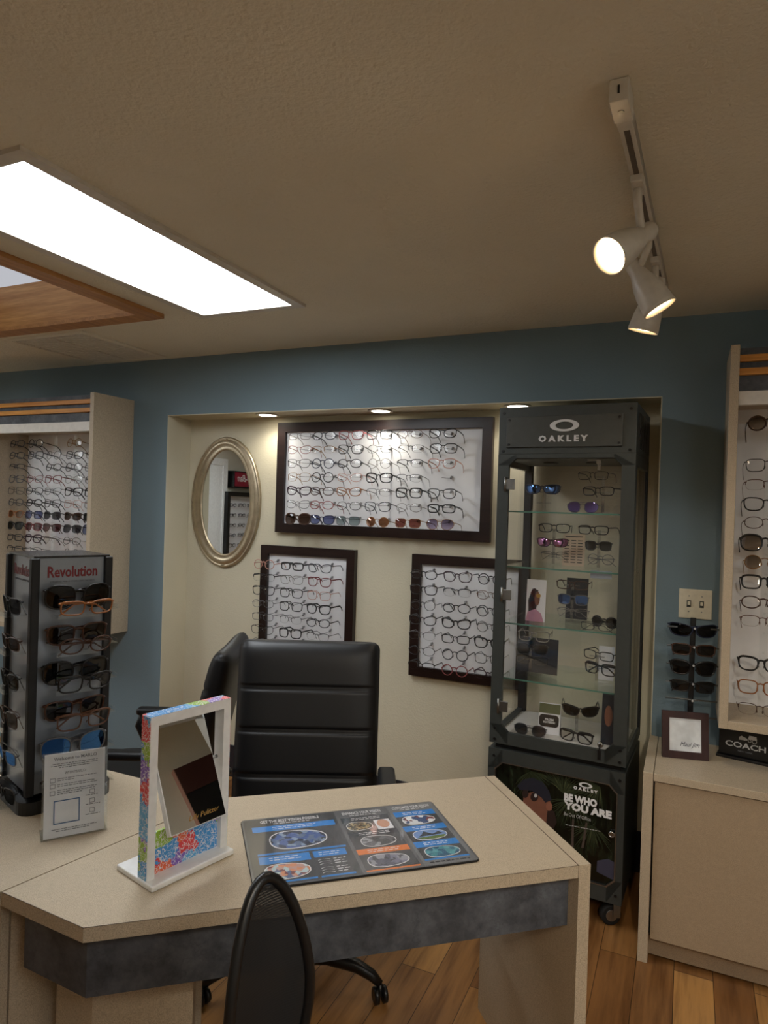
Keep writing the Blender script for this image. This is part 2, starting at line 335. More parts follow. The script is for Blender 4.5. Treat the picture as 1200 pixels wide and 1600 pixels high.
dn = struct('door_1', MB().box(LX, LX + .03, .12, 1.02, 0, 2.05, .003), M['white'])
o = obj('door_trim', MB().ring([(.04, 0), (1.10, 0), (1.10, 2.13), (.04, 2.13)], [(.12, 0), (1.02, 0), (1.02, 2.05), (.12, 2.05)], 0, .04, 'xz', Matrix(((0, 1, 0, LX), (1, 0, 0, 0), (0, 0, 1, 0), (0, 0, 0, 1)))), M['white'], dn)
obj('door_handle', MB().lathe([(.012, 0), (.012, .03), (.028, .04), (.03, .06), (.015, .07)], 16, Matrix.Translation((LX + .03, .2, 1.0)) @ rot_to((1, 0, 0))), M['steel'], dn)

# skylight and its oak surround
sk = struct('window_1', MB().box(SX0, SX1, SY0, SY1, CEIL + .20, CEIL + .21), M['sky_e'])
q = MB().box(SX0 - .02, SX1 + .02, SY0 - .02, SY0, CEIL + .0, CEIL + .2).box(SX0 - .02, SX1 + .02, SY1, SY1 + .02, CEIL, CEIL + .2)
obj('window_frame', q, M['oak'], sk)
obj('window_frame', MB().box(SX0 - .02, SX0, SY0, SY1, CEIL, CEIL + .2).box(SX1, SX1 + .02, SY0, SY1, CEIL, CEIL + .2), M['oaky'], sk)
obj('window_trim', MB().ring(rrect(SX0 - .09, SX1 + .09, SY0 - .09, SY1 + .09, .015), rrect(SX0, SX1, SY0, SY1, .002), CEIL - .018, CEIL, 'xy'), M['oaky'], sk)

# ------------------------------------------------------------------ ceiling fittings
t = thing('ceiling_light', 'long recessed fluorescent ceiling light beside the oak-trimmed skylight', 'light', ((FX0 + FX1) / 2, (FY0 + FY1) / 2, CEIL))
hx, hy = (FX1 - FX0) / 2, (FY1 - FY0) / 2
obj('light_frame', MB().ring([(-hx - .02, -hy - .02), (hx + .02, -hy - .02), (hx + .02, hy + .02), (-hx - .02, hy + .02)], [(-hx + .022, -hy + .022), (hx - .022, -hy + .022), (hx - .022, hy - .022), (-hx + .022, hy - .022)], -.012, .006, 'xy'), M['white_enamel'], t)
obj('diffuser', MB().box(-hx + .015, hx - .015, -hy + .015, hy - .015, .004, .012), M['panel_e'], t)
for cx, cy, lb in ((1.25, 0.0, 'surface fluorescent ceiling light in the room behind the photographer'), (-4.1, 1.3, 'added fluorescent ceiling panel brightening the left wall, beyond the skylight, out of view')):  # the panel beyond the skylight is added, unseen, to brighten the left wall
    t = thing('ceiling_light', lb, 'light', (cx, cy, CEIL))
    obj('light_frame', MB().ring([(-hx - .02, -hy - .02), (hx + .02, -hy - .02), (hx + .02, hy + .02), (-hx - .02, hy + .02)], [(-hx + .022, -hy + .022), (hx - .022, -hy + .022), (hx - .022, hy - .022), (-hx + .022, hy - .022)], -.06, 0, 'xy'), M['white_enamel'], t)
    obj('diffuser', MB().box(-hx + .02, hx - .02, -hy + .02, hy - .02, -.05, -.04), M['panel_e'], t)
t = thing('ceiling_vent', 'square off-white air vent in the ceiling beyond the skylight', 'vent', (-3.05, 2.70, CEIL))
obj('vent_frame', MB().ring([(-.29, -.3), (.29, -.3), (.29, .3), (-.29, .3)], [(-.26, -.27), (.26, -.27), (.26, .27), (-.26, .27)], -.009, 0, 'xy'), M['ceiling'], t)
g = MB()
for i in range(26): g.box(-.26, .26, -.262 + i * .021, -.253 + i * .021, -.006, -.002)
for i in range(3): g.box(-.262 + i * .26, -.252 + i * .26, -.27, .27, -.007, -.001)
obj('vent_grille', g, M['grille'], t)
obj('vent_backing', MB().box(-.26, .26, -.27, .27, -.0015, 0), plain('vent backing beige', (196, 188, 170), .7), t)  # plain beige sheet behind the slats

for i, (x, pl) in enumerate(((-2.152, 'leftmost recessed downlight, above the oval mirror side of the alcove'), (-1.459, 'middle recessed downlight, above the big framed eyeglass board'), (-0.748, 'rightmost recessed downlight, over the tall glass tower'))):
    t = thing('recessed_downlight', pl, 'light', (x, 3.135, RZ - .004), group='alcove downlights')
    obj('trim_ring', MB().lathe([(.048, .0), (.062, 0), (.066, -.004), (.062, -.007), (.05, -.006), (.047, -.002)], 32, caps=False), M['white_enamel'], t)
    obj('lamp_face', MB().lathe([(.047, -.002), (.047, -.004)], 32), M['can_e'], t)
    L = bpy.data.lights.new('downlight_lamp', 'SPOT'); L.energy = CAN_W; L.color = (1, .93, .80); L.spot_size = math.radians(150); L.spot_blend = 1; L.shadow_soft_size = .04
    lo = bpy.data.objects.new('downlight_lamp', L); COL.objects.link(lo); lo.parent = t; lo.location = (0, 0, -.02)

def track(label, loc, rz):
    global t
    t = thing('track_light', label, 'light', loc, rz)
    obj('track_rail', MB().ring([(-.0145, -.032), (.0145, -.032), (.0145, 0), (-.0145, 0)], [(-.006, -.0322), (.006, -.0322), (.006, -.0318), (-.006, -.0318)], 0, 1.22, 'xz').box(-.0145, .0145, 0, 1.22, -.026, -.001), M['white_enamel'], t)
    obj('track_slot', MB().box(-.006, .006, .06, 1.2, -.0328, -.0258), plain('track conductor', (92, 82, 70), .5), t, 'dark slot of the rail')
    fb = obj('feed_box', MB().box(-.0185, .0185, -.05, .03, -.044, -.0005, .002).box(-.015, .015, .03, .07, -.040, -.0005, .001), M['white_enamel'], t)
    obj('screw', MB().lathe([(.006, 0), (.006, .002)], 12, Matrix.Translation((0, -.01, -.0455))), M['steel'], fb)
    obj('label_slot', MB().box(-.002, .002, -.0512, -.0498, -.030, -.014), M['black'], fb)
    return t
def spot_head(yl, pivot, axis, power, cone=125):
    """pivot in track-local coordinates, axis the world aiming direction"""
    h = obj('adapter', MB().box(-.014, .014, yl - .04, yl + .04, -.050, -.031, .003), M['white_enamel'], t)
    obj('arm', MB().tube([(0, yl, -.046), (0, yl + .005, -.078), tuple(Vector(pivot) * .6 + Vector((0, yl, -.085)) * .4), pivot], .010, 10), M['white_enamel'], h)
    R = Matrix.Translation(pivot) @ rot_to(axis)
    obj('spot_shade', MB().lathe([(.004, -.045), (.018, -.042), (.023, -.03), (.024, .005), (.029, .022), (.037, .045), (.043, .075), (.047, .115), (.048, .128), (.045, .128), (.043, .115), (.038, .075), (.024, .04)], 28, R, caps=False), M['white_enamel'], h)
    obj('bulb', MB().lathe([(.0435, .116), (.0435, .118), (.03, .121), (.005, .122)], 28, R), M['bulb_e'], h)
    L = bpy.data.lights.new('spot_lamp', 'SPOT'); L.energy = power; L.color = (1, .86, .68); L.spot_size = math.radians(cone); L.spot_blend = .8; L.shadow_soft_size = .04
    lo = bpy.data.objects.new('spot_lamp', L); COL.objects.link(lo); lo.parent = h
    z = Vector(axis).normalized(); lo.matrix_local = Matrix.Translation(Vector(pivot) + z * .127) @ Vector((0, 0, -1)).rotation_difference(z).to_matrix().to_4x4()
def tl_track(px, py, Y):
    p = on_y(px, py, Y) - Vector((-.145, 1.40, CEIL)); return tuple(Matrix.Rotation(math.radians(1.8), 3, 'Z') @ p)
t = track('white ceiling track with feed box and three lit spot heads', (-.145, 1.40, CEIL), math.radians(-1.8))
spot_head(.32, tl_track(1003, 368, 1.78), (-.51, -.65, -.56), TRACK_W)
spot_head(.62, tl_track(996, 425, 2.06), (.5, .08, -.86), TRACK_W)
spot_head(.87, tl_track(1024, 455, 2.30), (-.26, .1, -.9), TRACK_W)

t = track('white ceiling track with three spot heads, behind the photographer', (.35, -1.35, CEIL), 0)
for yl, ax in ((.25, (.03, .84, -.53)), (.6, (-.10, .80, -.58)), (.95, (-.20, .73, -.66))): spot_head(yl, (ax[0] * .1, yl + .05, -.13), ax, TRACK_B, 62)

# ------------------------------------------------------------------ glasses
SHAPES = {  # a, b, exponent, taper, cat lift, kind
    'rectangular': (.0262, .0165, 3.6, .05, .000), 'square': (.0262, .0205, 3.4, .07, .0), 'round': (.0240, .0225, 2.0, .0, .0), 'oval': (.0258, .0185, 2.2, .02, .0),
    'cat-eye': (.0265, .0190, 2.6, .10, .0045), 'wayfarer': (.0268, .0205, 2.9, .13, .002), 'half-rim': (.0262, .0170, 3.0, .08, .0), 'aviator': (.0275, .0235, 2.3, .10, -.002), 'oversized': (.0295, .0255, 2.6, .03, .001), 'wrap': (.0315, .0185, 2.8, .16, .003)}
def lens_outline(shape, side, N=26, grow=0.0):
    a, b, e, tp, cat = SHAPES[shape]; a += grow; b += grow; gap = .0095 if shape != 'wrap' else .006; out = []
    for k in range(N):
        th = 2 * PI * k / N; cs, sn = math.cos(th), math.sin(th)
        x = a * math.copysign(abs(cs) ** (2 / e), cs); z = b * math.copysign(abs(sn) ** (2 / e), sn)
        x *= 1 + tp * z / b
        if z > 0: z += cat * (x / a)
        if shape == 'aviator' and z < 0: x -= .004 * (-z / b)
        X = side * (x + gap + a * (1.0 if shape != 'aviator' else 1.02)); Z = z - .006
        k2 = .010 if shape != 'wrap' else .035
        out.append((X, k2 * (X / .065) ** 2 * .8, Z))
    return out
GM = {}
def gmeshes(shape, thick, folded):
    key = (shape, thick, folded)
    if key in GM: return GM[key]
    a, b, e, tp, cat = SHAPES[shape]; r = {'thin': .0014, 'mid': .0022, 'bold': .0030}[thick]
    fm = MB(); ends = []
    for sd in (-1, 1):
        ol = lens_outline(shape, sd, grow=r * .5); N = len(ol)
        if shape == 'half-rim':
            fm.tube(ol[:N // 2 + 2][::1], max(r, .0014), 6); fm.tube(ol[N // 2 + 1:] + ol[:1], .0005, 4)
        elif thick == 'bold': fm.tube(ol, [r * (1.25 if p[2] > 0 else .9) for p in ol], 6, True)
        else: fm.tube(ol, r, 6, True)
        ox = max(ol, key=lambda p: sd * p[0] + .35 * p[2]); ends.append((sd, ox))
        # nose pad
        fm.tube([(sd * .0085, .001, -.008), (sd * .0075, .006, -.011), (sd * .0085, .008, -.017)], .0012, 5)
    gap = .0095
    fm.tube([(-gap - .001, .0003, -.001 + .3 * b), (0, -.001, .0015 + .32 * b), (gap + .001, .0003, -.001 + .3 * b)], max(r * 1.1, .0014), 6)
    if shape in ('aviator',): fm.tube([(-gap - .004, .0003, .85 * b - .006), (gap + .004, .0003, .85 * b - .006)], .0011, 6)
    th, tt = {'thin': (.0028, .0015), 'mid': (.0046, .0020), 'bold': (.0068, .0026)}[thick]
    tl = []
    for sd, ox in ends:
        zz = ox[2] - .001; X = ox[0] + sd * .0045; y0 = ox[1] + .002
        fm.tube([(ox[0] - sd * .002, ox[1], zz), (X, y0, zz), (X, y0 + .004, zz)], max(r, .0016), 6)
        if not folded: path = [(X, y0 + .002, zz), (X, y0 + .05, zz + .001), (X - sd * .003, y0 + .092, zz), (X - sd * .006, y0 + .115, zz - .012), (X - sd * .010, y0 + .134, zz - .032)]
        else: path = [(X, y0 + .002, zz), (X - sd * .004, y0 + .007, zz), (X - sd * .05, y0 + (.012 if sd < 0 else .016), zz - .004), (X - sd * .095, y0 + (.012 if sd < 0 else .016), zz - .010), (X - sd * .128, y0 + .012, zz - .034)]
        m = MB(); vs = []; fs = []
        for i, p in enumerate(path):
            hh = th * (1 if i < 3 else .8); d = Vector(path[min(i + 1, len(path) - 1)]) - Vector(path[max(i - 1, 0)]); d.normalize()
            up = Vector((0, 0, 1)); up = (up - d * up.dot(d)).normalized(); s_ = d.cross(up)
            for aa, bb in ((-1, -1), (1, -1), (1, 1), (-1, 1)): vs.append(tuple(Vector(p) + s_ * aa * tt / 2 + up * bb * hh / 2))
        for i in range(len(path) - 1):
            for k in range(4): fs.append((i * 4 + k, i * 4 + (k + 1) % 4, (i + 1) * 4 + (k + 1) % 4, (i + 1) * 4 + k))
        fs += [(3, 2, 1, 0), tuple((len(path) - 1) * 4 + k for k in range(4))]
        m.add(vs, fs); tl.append(m.mesh('temple'))
    ll = []
    for sd in (-1, 1):
        ol = lens_outline(shape, sd); cxm = sum(p[0] for p in ol) / len(ol); czm = sum(p[2] for p in ol) / len(ol); n = len(ol)
        vs = list(ol) + [(cxm, .010 * (cxm / .065) ** 2 * .8 - .0022, czm)]
        ll.append(MB().add(vs, [(i, (i + 1) % n, n) for i in range(n)], True).mesh('lens'))
    ms = (fm.mesh('front_frame'), tl, ll)
    GM[key] = ms; return ms
FC = {'black': ((12, 12, 13), .3, 0), 'gold': ((140, 100, 52), .35, .4), 'silver': ((98, 98, 101), .35, .4), 'rose': ((140, 72, 72), .35, .1), 'tortoise': ((66, 38, 22), .3, 0), 'crystal': ((140, 136, 132), .2, 0), 'grey': ((62, 64, 70), .3, .2), 'navy': ((24, 34, 60), .3, 0), 'plum': ((46, 20, 36), .3, 0), 'brown': ((92, 54, 30), .3, 0), 'amber': ((150, 92, 44), .3, 0), 'gunmetal': ((50, 51, 54), .35, .4), 'red': ((112, 28, 34), .3, 0), 'blush': ((190, 140, 126), .3, .1), 'teal': ((40, 66, 74), .3, 0)}
FM = {k: plain('frame ' + k, c, r, m, var=.1 if k != 'tortoise' else .5, nscale=120) for k, (c, r, m) in FC.items()}
LM = {'clear': clear('demo lens', (.97, .975, .975), 1.35), 'brown': gradient_lens('brown lens', (.035, .018, .012), (.07, .04, .028), .05), 'grey': gradient_lens('grey lens', (.04, .04, .045), (.09, .09, .10), .06), 'black': gradient_lens('black lens', (.012, .012, .014), (.018, .018, .02), .035), 'blue': gradient_lens('blue lens', (.10, .12, .28), (.20, .24, .45)), 'teal': gradient_lens('teal lens', (.10, .15, .17), (.40, .48, .48)), 'wine': gradient_lens('wine lens', (.10, .03, .04), (.16, .05, .06)), 'purple': gradient_lens('purple lens', (.07, .05, .12), (.50, .42, .58)), 'amber': gradient_lens('amber lens', (.22, .09, .02), (.36, .17, .05)), 'red': gradient_lens('red lens', (.18, .05, .04), (.30, .10, .08)), 'fade': gradient_lens('brown fade lens', (.05, .035, .025), (.42, .33, .25)), 'green': gradient_lens('green lens', (.018, .022, .02), (.035, .04, .036), .05),
      'blue mirror': clear('blue mirror lens', (.02, .04, .10), gtint=(.16, .34, .85), const=.6), 'violet mirror': clear('violet mirror lens', (.05, .03, .12), gtint=(.36, .28, .95), const=.6), 'pink mirror': clear('pink mirror lens', (.10, .03, .08), gtint=(.75, .35, .70), const=.6), 'gold mirror': clear('gold mirror lens', (.2, .1, .05), gtint=(.85, .5, .4), const=.5), 'deep blue': clear('deep blue lens', (.01, .02, .05), gtint=(.12, .36, .95), const=.35)}
GN = [0]
def glasses(frame, shape, lens, thick, loc, rz, where, group, sun=None, rx=0, folded=False, scale=1.0, kindname=None):
    sun = (lens != 'clear') if sun is None else sun
    kind = 'sunglasses' if sun else 'eyeglasses'
    if kindname: what = kindname
    else:
        what = (frame + ' ' + shape + ' ' + kind) if not sun else (frame + ' ' + shape + ' sunglasses')
        if sun and lens not in ('black',): what = frame + ' ' + shape + ' sunglasses with ' + lens + ' lenses'
    lab = what + ' ' + where
    if len(lab.split()) > 16: lab = (frame + ' ' + ('sunglasses' if sun else 'eyeglasses') + ' ' + where)
    t = thing(kind, lab, kind, loc, 0, group, rot=(rx, 0, rz)); t.scale = (scale,) * 3
    f, tls, lls = gmeshes(shape, thick, folded)
    for nm, me, mt in [('front_frame', f, FM[frame])] + [('temple', m, FM[frame]) for m in tls] + [('lens', m, LM[lens]) for m in lls]: obj(nm, me, mt, t)
    GN[0] += 1; return t
ORD = ['top', 'second', 'third', 'fourth', 'fifth', 'sixth', 'seventh', 'eighth', 'ninth', 'tenth', 'eleventh', 'twelfth', 'thirteenth']
COLN = ['first', 'second', 'third', 'fourth', 'fifth', 'sixth']

# ------------------------------------------------------------------ framed boards in the alcove
def framed_board(label, x0, x1, z0, z1, fw):
    t = thing('framed_display_board', label, 'display board', ((x0 + x1) / 2, YR, z0), group='framed eyeglass boards')
    hx, h = (x1 - x0) / 2, z1 - z0
    obj('frame', MB().ring([(-hx, 0), (hx, 0), (hx, h), (-hx, h)], [(-hx + fw, fw), (hx - fw, fw), (hx - fw, h - fw), (-hx + fw, h - fw)], -.035, 0), M['espresso'], t)
    obj('panel', MB().box(-hx + fw - .003, hx - fw + .003, -.016, -.002, fw - .003, h - fw + .003), M['board'], t)
    return t
GY = 3.09
def peg_for(t, p):
    q = Vector(p) - t.location
    m = MB().tube([(q.x + .004, -.016, q.z + .010), (q.x + .004, -.026, q.z + .010), (q.x + .004, -.027, q.z + .004), (q.x + .004, -.034, q.z + .002)], .0052, 8)
    k_ = obj('peg', MB().tube([(q.x + .004, -.030, q.z + .002), (q.x, -.09, q.z - .001), (q.x, q.y + .004, q.z - .002)], .0018, 6), PEG, t)
    obj('peg_foot', m, KNOB, k_)
KNOB = plain('grey peg foot', (120, 120, 122), .3, .3)
PEG = clear('frosted peg', (.75, .75, .76), 1.5, rough=.2, const=.18)
b1 = framed_board('large dark-framed white board of eyeglasses under the downlights', -2.135, -.887, 1.452, 2.07, .052)
b2 = framed_board('small dark-framed board partly hidden behind the black leather chair', -2.225, -1.623, .745, 1.375, .048)
b3 = framed_board('small dark-framed board of eyeglasses beside the grey glass tower', -1.292, -.69, .75, 1.374, .048)
F1 = [[('crystal', 'rectangular', 'thin'), ('grey', 'oval', 'mid'), ('rose', 'wayfarer', 'mid'), ('black', 'square', 'mid'), ('brown', 'oval', 'thin'), ('black', 'cat-eye', 'mid')],
      [('rose', 'cat-eye', 'thin'), ('gold', 'half-rim', 'thin'), ('black', 'wayfarer', 'mid'), ('silver', 'oval', 'thin'), ('black', 'half-rim', 'thin'), ('black', 'square', 'mid')],
      [('black', 'wayfarer', 'thin'), ('navy', 'round', 'mid'), ('black', 'oval', 'mid'), ('crystal', 'round', 'thin'), ('gunmetal', 'half-rim', 'mid'), ('blush', 'wayfarer', 'mid')],
      [('gold', 'square', 'thin'), ('black', 'round', 'mid'), ('blush', 'cat-eye', 'thin'), ('black', 'wayfarer', 'bold'), ('grey', 'half-rim', 'thin'), None],
      [('plum', 'cat-eye', 'bold'), ('tortoise', 'oval', 'mid'), ('amber', 'cat-eye', 'mid'), ('silver', 'half-rim', 'thin'), ('black', 'square', 'bold'), ('black', 'wayfarer', 'mid')],
      [('silver', 'cat-eye', 'thin'), ('rose', 'oval', 'mid'), ('gunmetal', 'oval', 'thin'), ('grey', 'wayfarer', 'mid'), ('crystal', 'oval', 'thin'), ('black', 'rectangular', 'bold')],
      [('tortoise', 'oversized', 'bold', 'brown'), ('navy', 'wayfarer', 'mid', 'blue'), ('silver', 'square', 'thin', 'teal'), ('gold', 'round', 'thin', 'gold mirror'), ('gold', 'square', 'thin', 'red'), ('gold', 'aviator', 'thin', 'purple')]]
X1 = [-1.913, -1.765, -1.606, -1.440, -1.272, -1.100]
for r, row in enumerate(F1):
    for k, g in enumerate(row):
        p = (X1[k] + random.uniform(-.004, .004), GY, 1.984 - .0732 * r - (.004 if r == 6 else 0)); peg_for(b1, p)
        if g: glasses(g[0], g[1], g[3] if len(g) > 3 else 'clear', g[2], p, random.uniform(-.04, .04), f'in {"bottom" if r == 6 else ORD[r]} row, {COLN[k]} from left, on large framed board', 'glasses on the large framed board', rx=-.13, scale=1.07)
F2 = [[('blush', 'round', 'mid'), ('black', 'rectangular', 'bold'), ('grey', 'cat-eye', 'mid')], [('black', 'half-rim', 'mid'), ('crystal', 'square', 'thin'), ('red', 'wayfarer', 'mid')], [('black', 'wayfarer', 'mid'), ('black', 'square', 'mid'), ('blush', 'square', 'thin')],
      [('silver', 'oval', 'thin'), ('black', 'square', 'mid'), ('black', 'wayfarer', 'bold')], [('grey', 'rectangular', 'thin'), ('silver', 'half-rim', 'thin'), ('gunmetal', 'oval', 'mid')], [('black', 'cat-eye', 'thin'), ('black', 'square', 'bold'), ('gunmetal', 'half-rim', 'thin')], [('silver', 'round', 'thin'), ('rose', 'round', 'mid'), ('plum', 'oval', 'thin')]]
for r, row in enumerate(F2):
    for k, g in enumerate(row):
        p = ((-2.118, -1.938, -1.767)[k], GY, 1.283 - .0722 * r); peg_for(b2, p)
        glasses(g[0], g[1], 'clear', g[2], p, random.uniform(-.05, .05), f'in {"bottom" if r == 6 else ORD[r]} row, {("left", "middle", "right")[k]} column, on board behind leather chair', 'glasses on the board behind the chair', rx=-.03, scale=1.06)
F3 = [[('black', 'oval', 'mid'), ('plum', 'wayfarer', 'mid'), ('black', 'round', 'mid')], [('black', 'wayfarer', 'mid'), ('grey', 'half-rim', 'mid'), ('brown', 'oval', 'thin')], [('gunmetal', 'round', 'thin'), ('black', 'oval', 'mid'), ('grey', 'round', 'mid')],
      [('black', 'cat-eye', 'mid'), ('black', 'cat-eye', 'bold'), ('black', 'round', 'thin')], [('silver', 'half-rim', 'thin'), ('black', 'rectangular', 'mid'), ('black', 'wayfarer', 'bold')], [('gunmetal', 'oval', 'thin'), ('gunmetal', 'round', 'mid'), ('black', 'square', 'thin')], [('black', 'half-rim', 'mid'), ('rose', 'round', 'mid'), ('plum', 'half-rim', 'mid')]]
for r, row in enumerate(F3):
    for k, g in enumerate(row):
        p = ((-1.178, -1.005, -.838)[k], GY, 1.291 - .0752 * r); peg_for(b3, p)
        glasses(g[0], g[1], 'clear', g[2], p, random.uniform(-.05, .05), f'in {"bottom" if r == 6 else ORD[r]} row, {("left", "middle", "right")[k]} column, on board beside tower', 'glasses on the board beside the tower', rx=-.03, scale=1.06)

# ------------------------------------------------------------------ oval mirror
t = thing('oval_mirror', 'oval wall mirror in a champagne metal frame in the alcove', 'mirror', (-2.505, YR, 1.613))
n = 64; prof = [(1.0, -.002), (1.0, -.014), (.965, -.022), (.955, -.017), (.94, -.018), (.90, -.026), (.84, -.024), (.775, -.012), (.765, -.016), (.735, -.010), (.73, -.004)]
vs, fs = [], []
for j, (s_, y) in enumerate(prof):
    ax, az = .252 - (1 - s_) * .29, .386 - (1 - s_) * .29
    for k in range(n): a = 2 * PI * k / n; vs.append((ax * math.cos(a), y, az * math.sin(a)))
for j in range(len(prof) - 1):
    for k in range(n): fs.append((j * n + k, j * n + (k + 1) % n, (j + 1) * n + (k + 1) % n, (j + 1) * n + k))
obj('frame', MB().add(vs, fs, True), M['champagne'], t)
obj('mirror_glass', MB().prism(ell(0, 0, .252 - .268 * .29, .386 - .268 * .29, 64), -.003, -.006, 'xz'), M['mirror'], t)
for a in (0, 90, 180, 270):
    ca, sa = math.cos(math.radians(a)), math.sin(math.radians(a)); x, z = .240 * ca, .372 * sa
    m = MB()
    for d in (-.008, 0, .008): m.lathe([(.004, 0), (.004, .004), (.001, .006)], 8, Matrix.Translation((x - sa * d, -.018, z + ca * d)) @ rot_to((0, -1, 0)))
    obj('ornament', m, M['champagne'], t)

# what the oval mirror shows: sign and display on the left wall
p0 = (LX, -.25, 1.86)
t = thing('brand_sign', 'dark red lightbox sign with white script seen in the oval mirror', 'sign', (LX, -.245, 1.80), PI / 2)
obj('sign_box', MB().box(-.24, .24, -.10, 0, 0, .20, .004), M['black'], t)
obj('sign_face', MB().box(-.225, .225, -.104, -.098, .02, .185), M['maroon'], t)
obj('lettering', text_mb('Ray-Ban', .36, .11, 0, .105, 'xz', -.104, .002, .012, .35), M['text_white'], t)
t = thing('wall_display_case', 'black framed eyeglass case below the red sign, seen in the oval mirror', 'display case', (LX, -.24, .55), PI / 2)
obj('frame', MB().ring([(-.33, 0), (.33, 0), (.33, 1.2), (-.33, 1.2)], [(-.28, .05), (.28, .05), (.28, 1.15), (-.28, 1.15)], -.09, 0), M['black'], t)
obj('panel', MB().box(-.29, .29, -.02, -.004, .04, 1.16), M['board'], t)
for r in range(5):
    for k in range(3):
        fr = ('black', 'grey', 'navy')[(r + k) % 3]
        glasses(fr, ('rectangular', 'square', 'oval')[(k + 2 * r) % 3], 'clear', 'mid', (LX + .06, -.42 + .18 * k, 1.60 - .12 * r), PI / 2, f'in {ORD[r]} row, {("left", "middle", "right")[k]} column, in case reflected by mirror', 'glasses in the mirrored case', folded=True)

t = thing('wall_cabinet', 'dark brown and black wall cabinet reflected in the tabletop mirror', 'cabinet', (RXW, 2.60, 1.25), -PI / 2)
obj('body', MB().box(-.31, .31, -.05, 0, 0, .64, .002), M['black'], t)
obj('top_panel', MB().box(-.31, .31, -.05, 0, .641, .83, .002), plain('dark red brown panel', (74, 38, 34), .4), t)
obj('edge_trim', MB().box(.305, .311, -.052, 0, 0, .832), plain('rose trim', (196, 150, 136), .4), t)
obj('edge_trim', MB().box(-.311, -.305, -.052, 0, 0, .832), plain('rose trim', (196, 150, 136), .4), t)

# ------------------------------------------------------------------ wall shelves of eyeglasses
def wall_shelf(label, x0, x1, yf, z0, z1, strips, zs):
    """zs: slat/valance heights from top; local origin at left bottom back"""
    t = thing('wall_display_shelf', label, 'display shelf', (x0, YW, z0)); Wd, H, D = x1 - x0, z1 - z0, YW - yf
    for x in (0, Wd - .03): obj('side_panel', MB().box(x, x + .03, -D, -.001, 0, H, .0015), M['lam'], t)
    hb = obj('header_panel', MB().box(.03, Wd - .03, -D + .03, -D + .05, zs[4] - z0, H - .008), M['slate'], t)
    for a in (zs[0], zs[2]): obj('slat', MB().box(.03, Wd - .03, -D + .012, -D + .03, a - .025 - z0, a - z0, .002), M['orange'], hb)
    obj('valance', MB().box(.03, Wd - .03, -D + .012, -D + .04, zs[5] - z0, zs[4] - z0 - .003, .001), M['header'], t)
    obj('top_panel', MB().box(.03, Wd - .03, -D + .05, -.001, zs[5] + .02 - z0, zs[5] + .04 - z0), M['lam'], t)
    obj('back_panel', MB().box(.03, Wd - .03, -.016, -.001, .03, zs[5] + .02 - z0), M['marble'], t)
    obj('bottom_shelf', MB().box(.03, Wd - .03, -D, -.001, 0, .03, .0015), M['lam'], t)
    for x in strips:
        m = MB().box(x - x0 - .013, x - x0 + .013, -YW + 2.875, -YW + 2.880, .03, zs[5] + .02 - z0)
        for k in range(int((zs[5] - z0) / .0728)): m.box(x - x0 - .004, x - x0 + .004, -YW + 2.862, -YW + 2.876, .05 + k * .0728, .056 + k * .0728)
        obj('acrylic_strip', m, M['acrylic'], t)
    return t
XL = [-3.820, -3.655, -3.497, -3.325, -3.165]
wall_shelf('beige wall shelf of eyeglasses at the left, with slate and honey-wood header', -3.97, -3.05, 2.75, .82, 2.205, XL, (2.171, 0, 2.123, 0, 2.047, 1.990))
L1 = [[('black', 'oval', 'mid'), ('black', 'round', 'mid'), None, ('gold', 'round', 'thin'), None], [('black', 'oval', 'mid'), ('grey', 'square', 'mid'), ('grey', 'round', 'thin'), ('gunmetal', 'wayfarer', 'mid'), ('brown', 'oval', 'thin')], [('black', 'half-rim', 'mid'), None, ('black', 'oval', 'mid'), ('silver', 'round', 'mid'), ('grey', 'square', 'thin')],
      [('grey', 'square', 'mid'), ('rose', 'cat-eye', 'thin'), ('red', 'wayfarer', 'mid'), ('crystal', 'wayfarer', 'thin'), ('silver', 'oval', 'mid')], [('black', 'square', 'thin'), ('gunmetal', 'oval', 'mid'), ('black', 'cat-eye', 'thin'), ('black', 'wayfarer', 'bold'), ('black', 'square', 'bold')], [('gunmetal', 'oval', 'mid'), ('black', 'oval', 'bold'), ('black', 'wayfarer', 'mid'), ('blush', 'square', 'thin'), ('silver', 'cat-eye', 'thin')],
      [('amber', 'cat-eye', 'mid', 'amber'), ('navy', 'square', 'mid', 'blue'), ('grey', 'wayfarer', 'mid', 'grey'), ('tortoise', 'cat-eye', 'bold', 'brown'), ('black', 'square', 'bold', 'black')], [('black', 'wayfarer', 'bold', 'green'), ('red', 'square', 'mid', 'wine'), ('tortoise', 'wayfarer', 'mid', 'wine'), ('gunmetal', 'square', 'mid', 'grey'), ('navy', 'oversized', 'mid', 'blue')],
      [('black', 'rectangular', 'mid'), ('plum', 'wayfarer', 'bold'), ('crystal', 'half-rim', 'thin'), ('black', 'oval', 'thin'), None], [('black', 'half-rim', 'mid'), ('black', 'half-rim', 'thin'), None, ('gunmetal', 'round', 'thin'), ('black', 'half-rim', 'bold')]]
for r, row in enumerate(L1):
    for k, g in enumerate(row):
        if g: glasses(g[0], g[1], g[3] if len(g) > 3 else 'clear', g[2], (XL[k], 2.86, 1.943 - .0728 * r), random.uniform(-.06, .06), f'in {ORD[r]} row, {COLN[k]} from left, on left wall shelf', 'glasses on the left wall shelf', rx=-.16, scale=1.06)
wall_shelf('beige wall shelf of eyeglasses at the right edge, above the counter', .122, .95, 2.75, .838, 2.238, [.268, .44, .62], (2.203, 0, 2.154, 0, 2.073, 2.02))
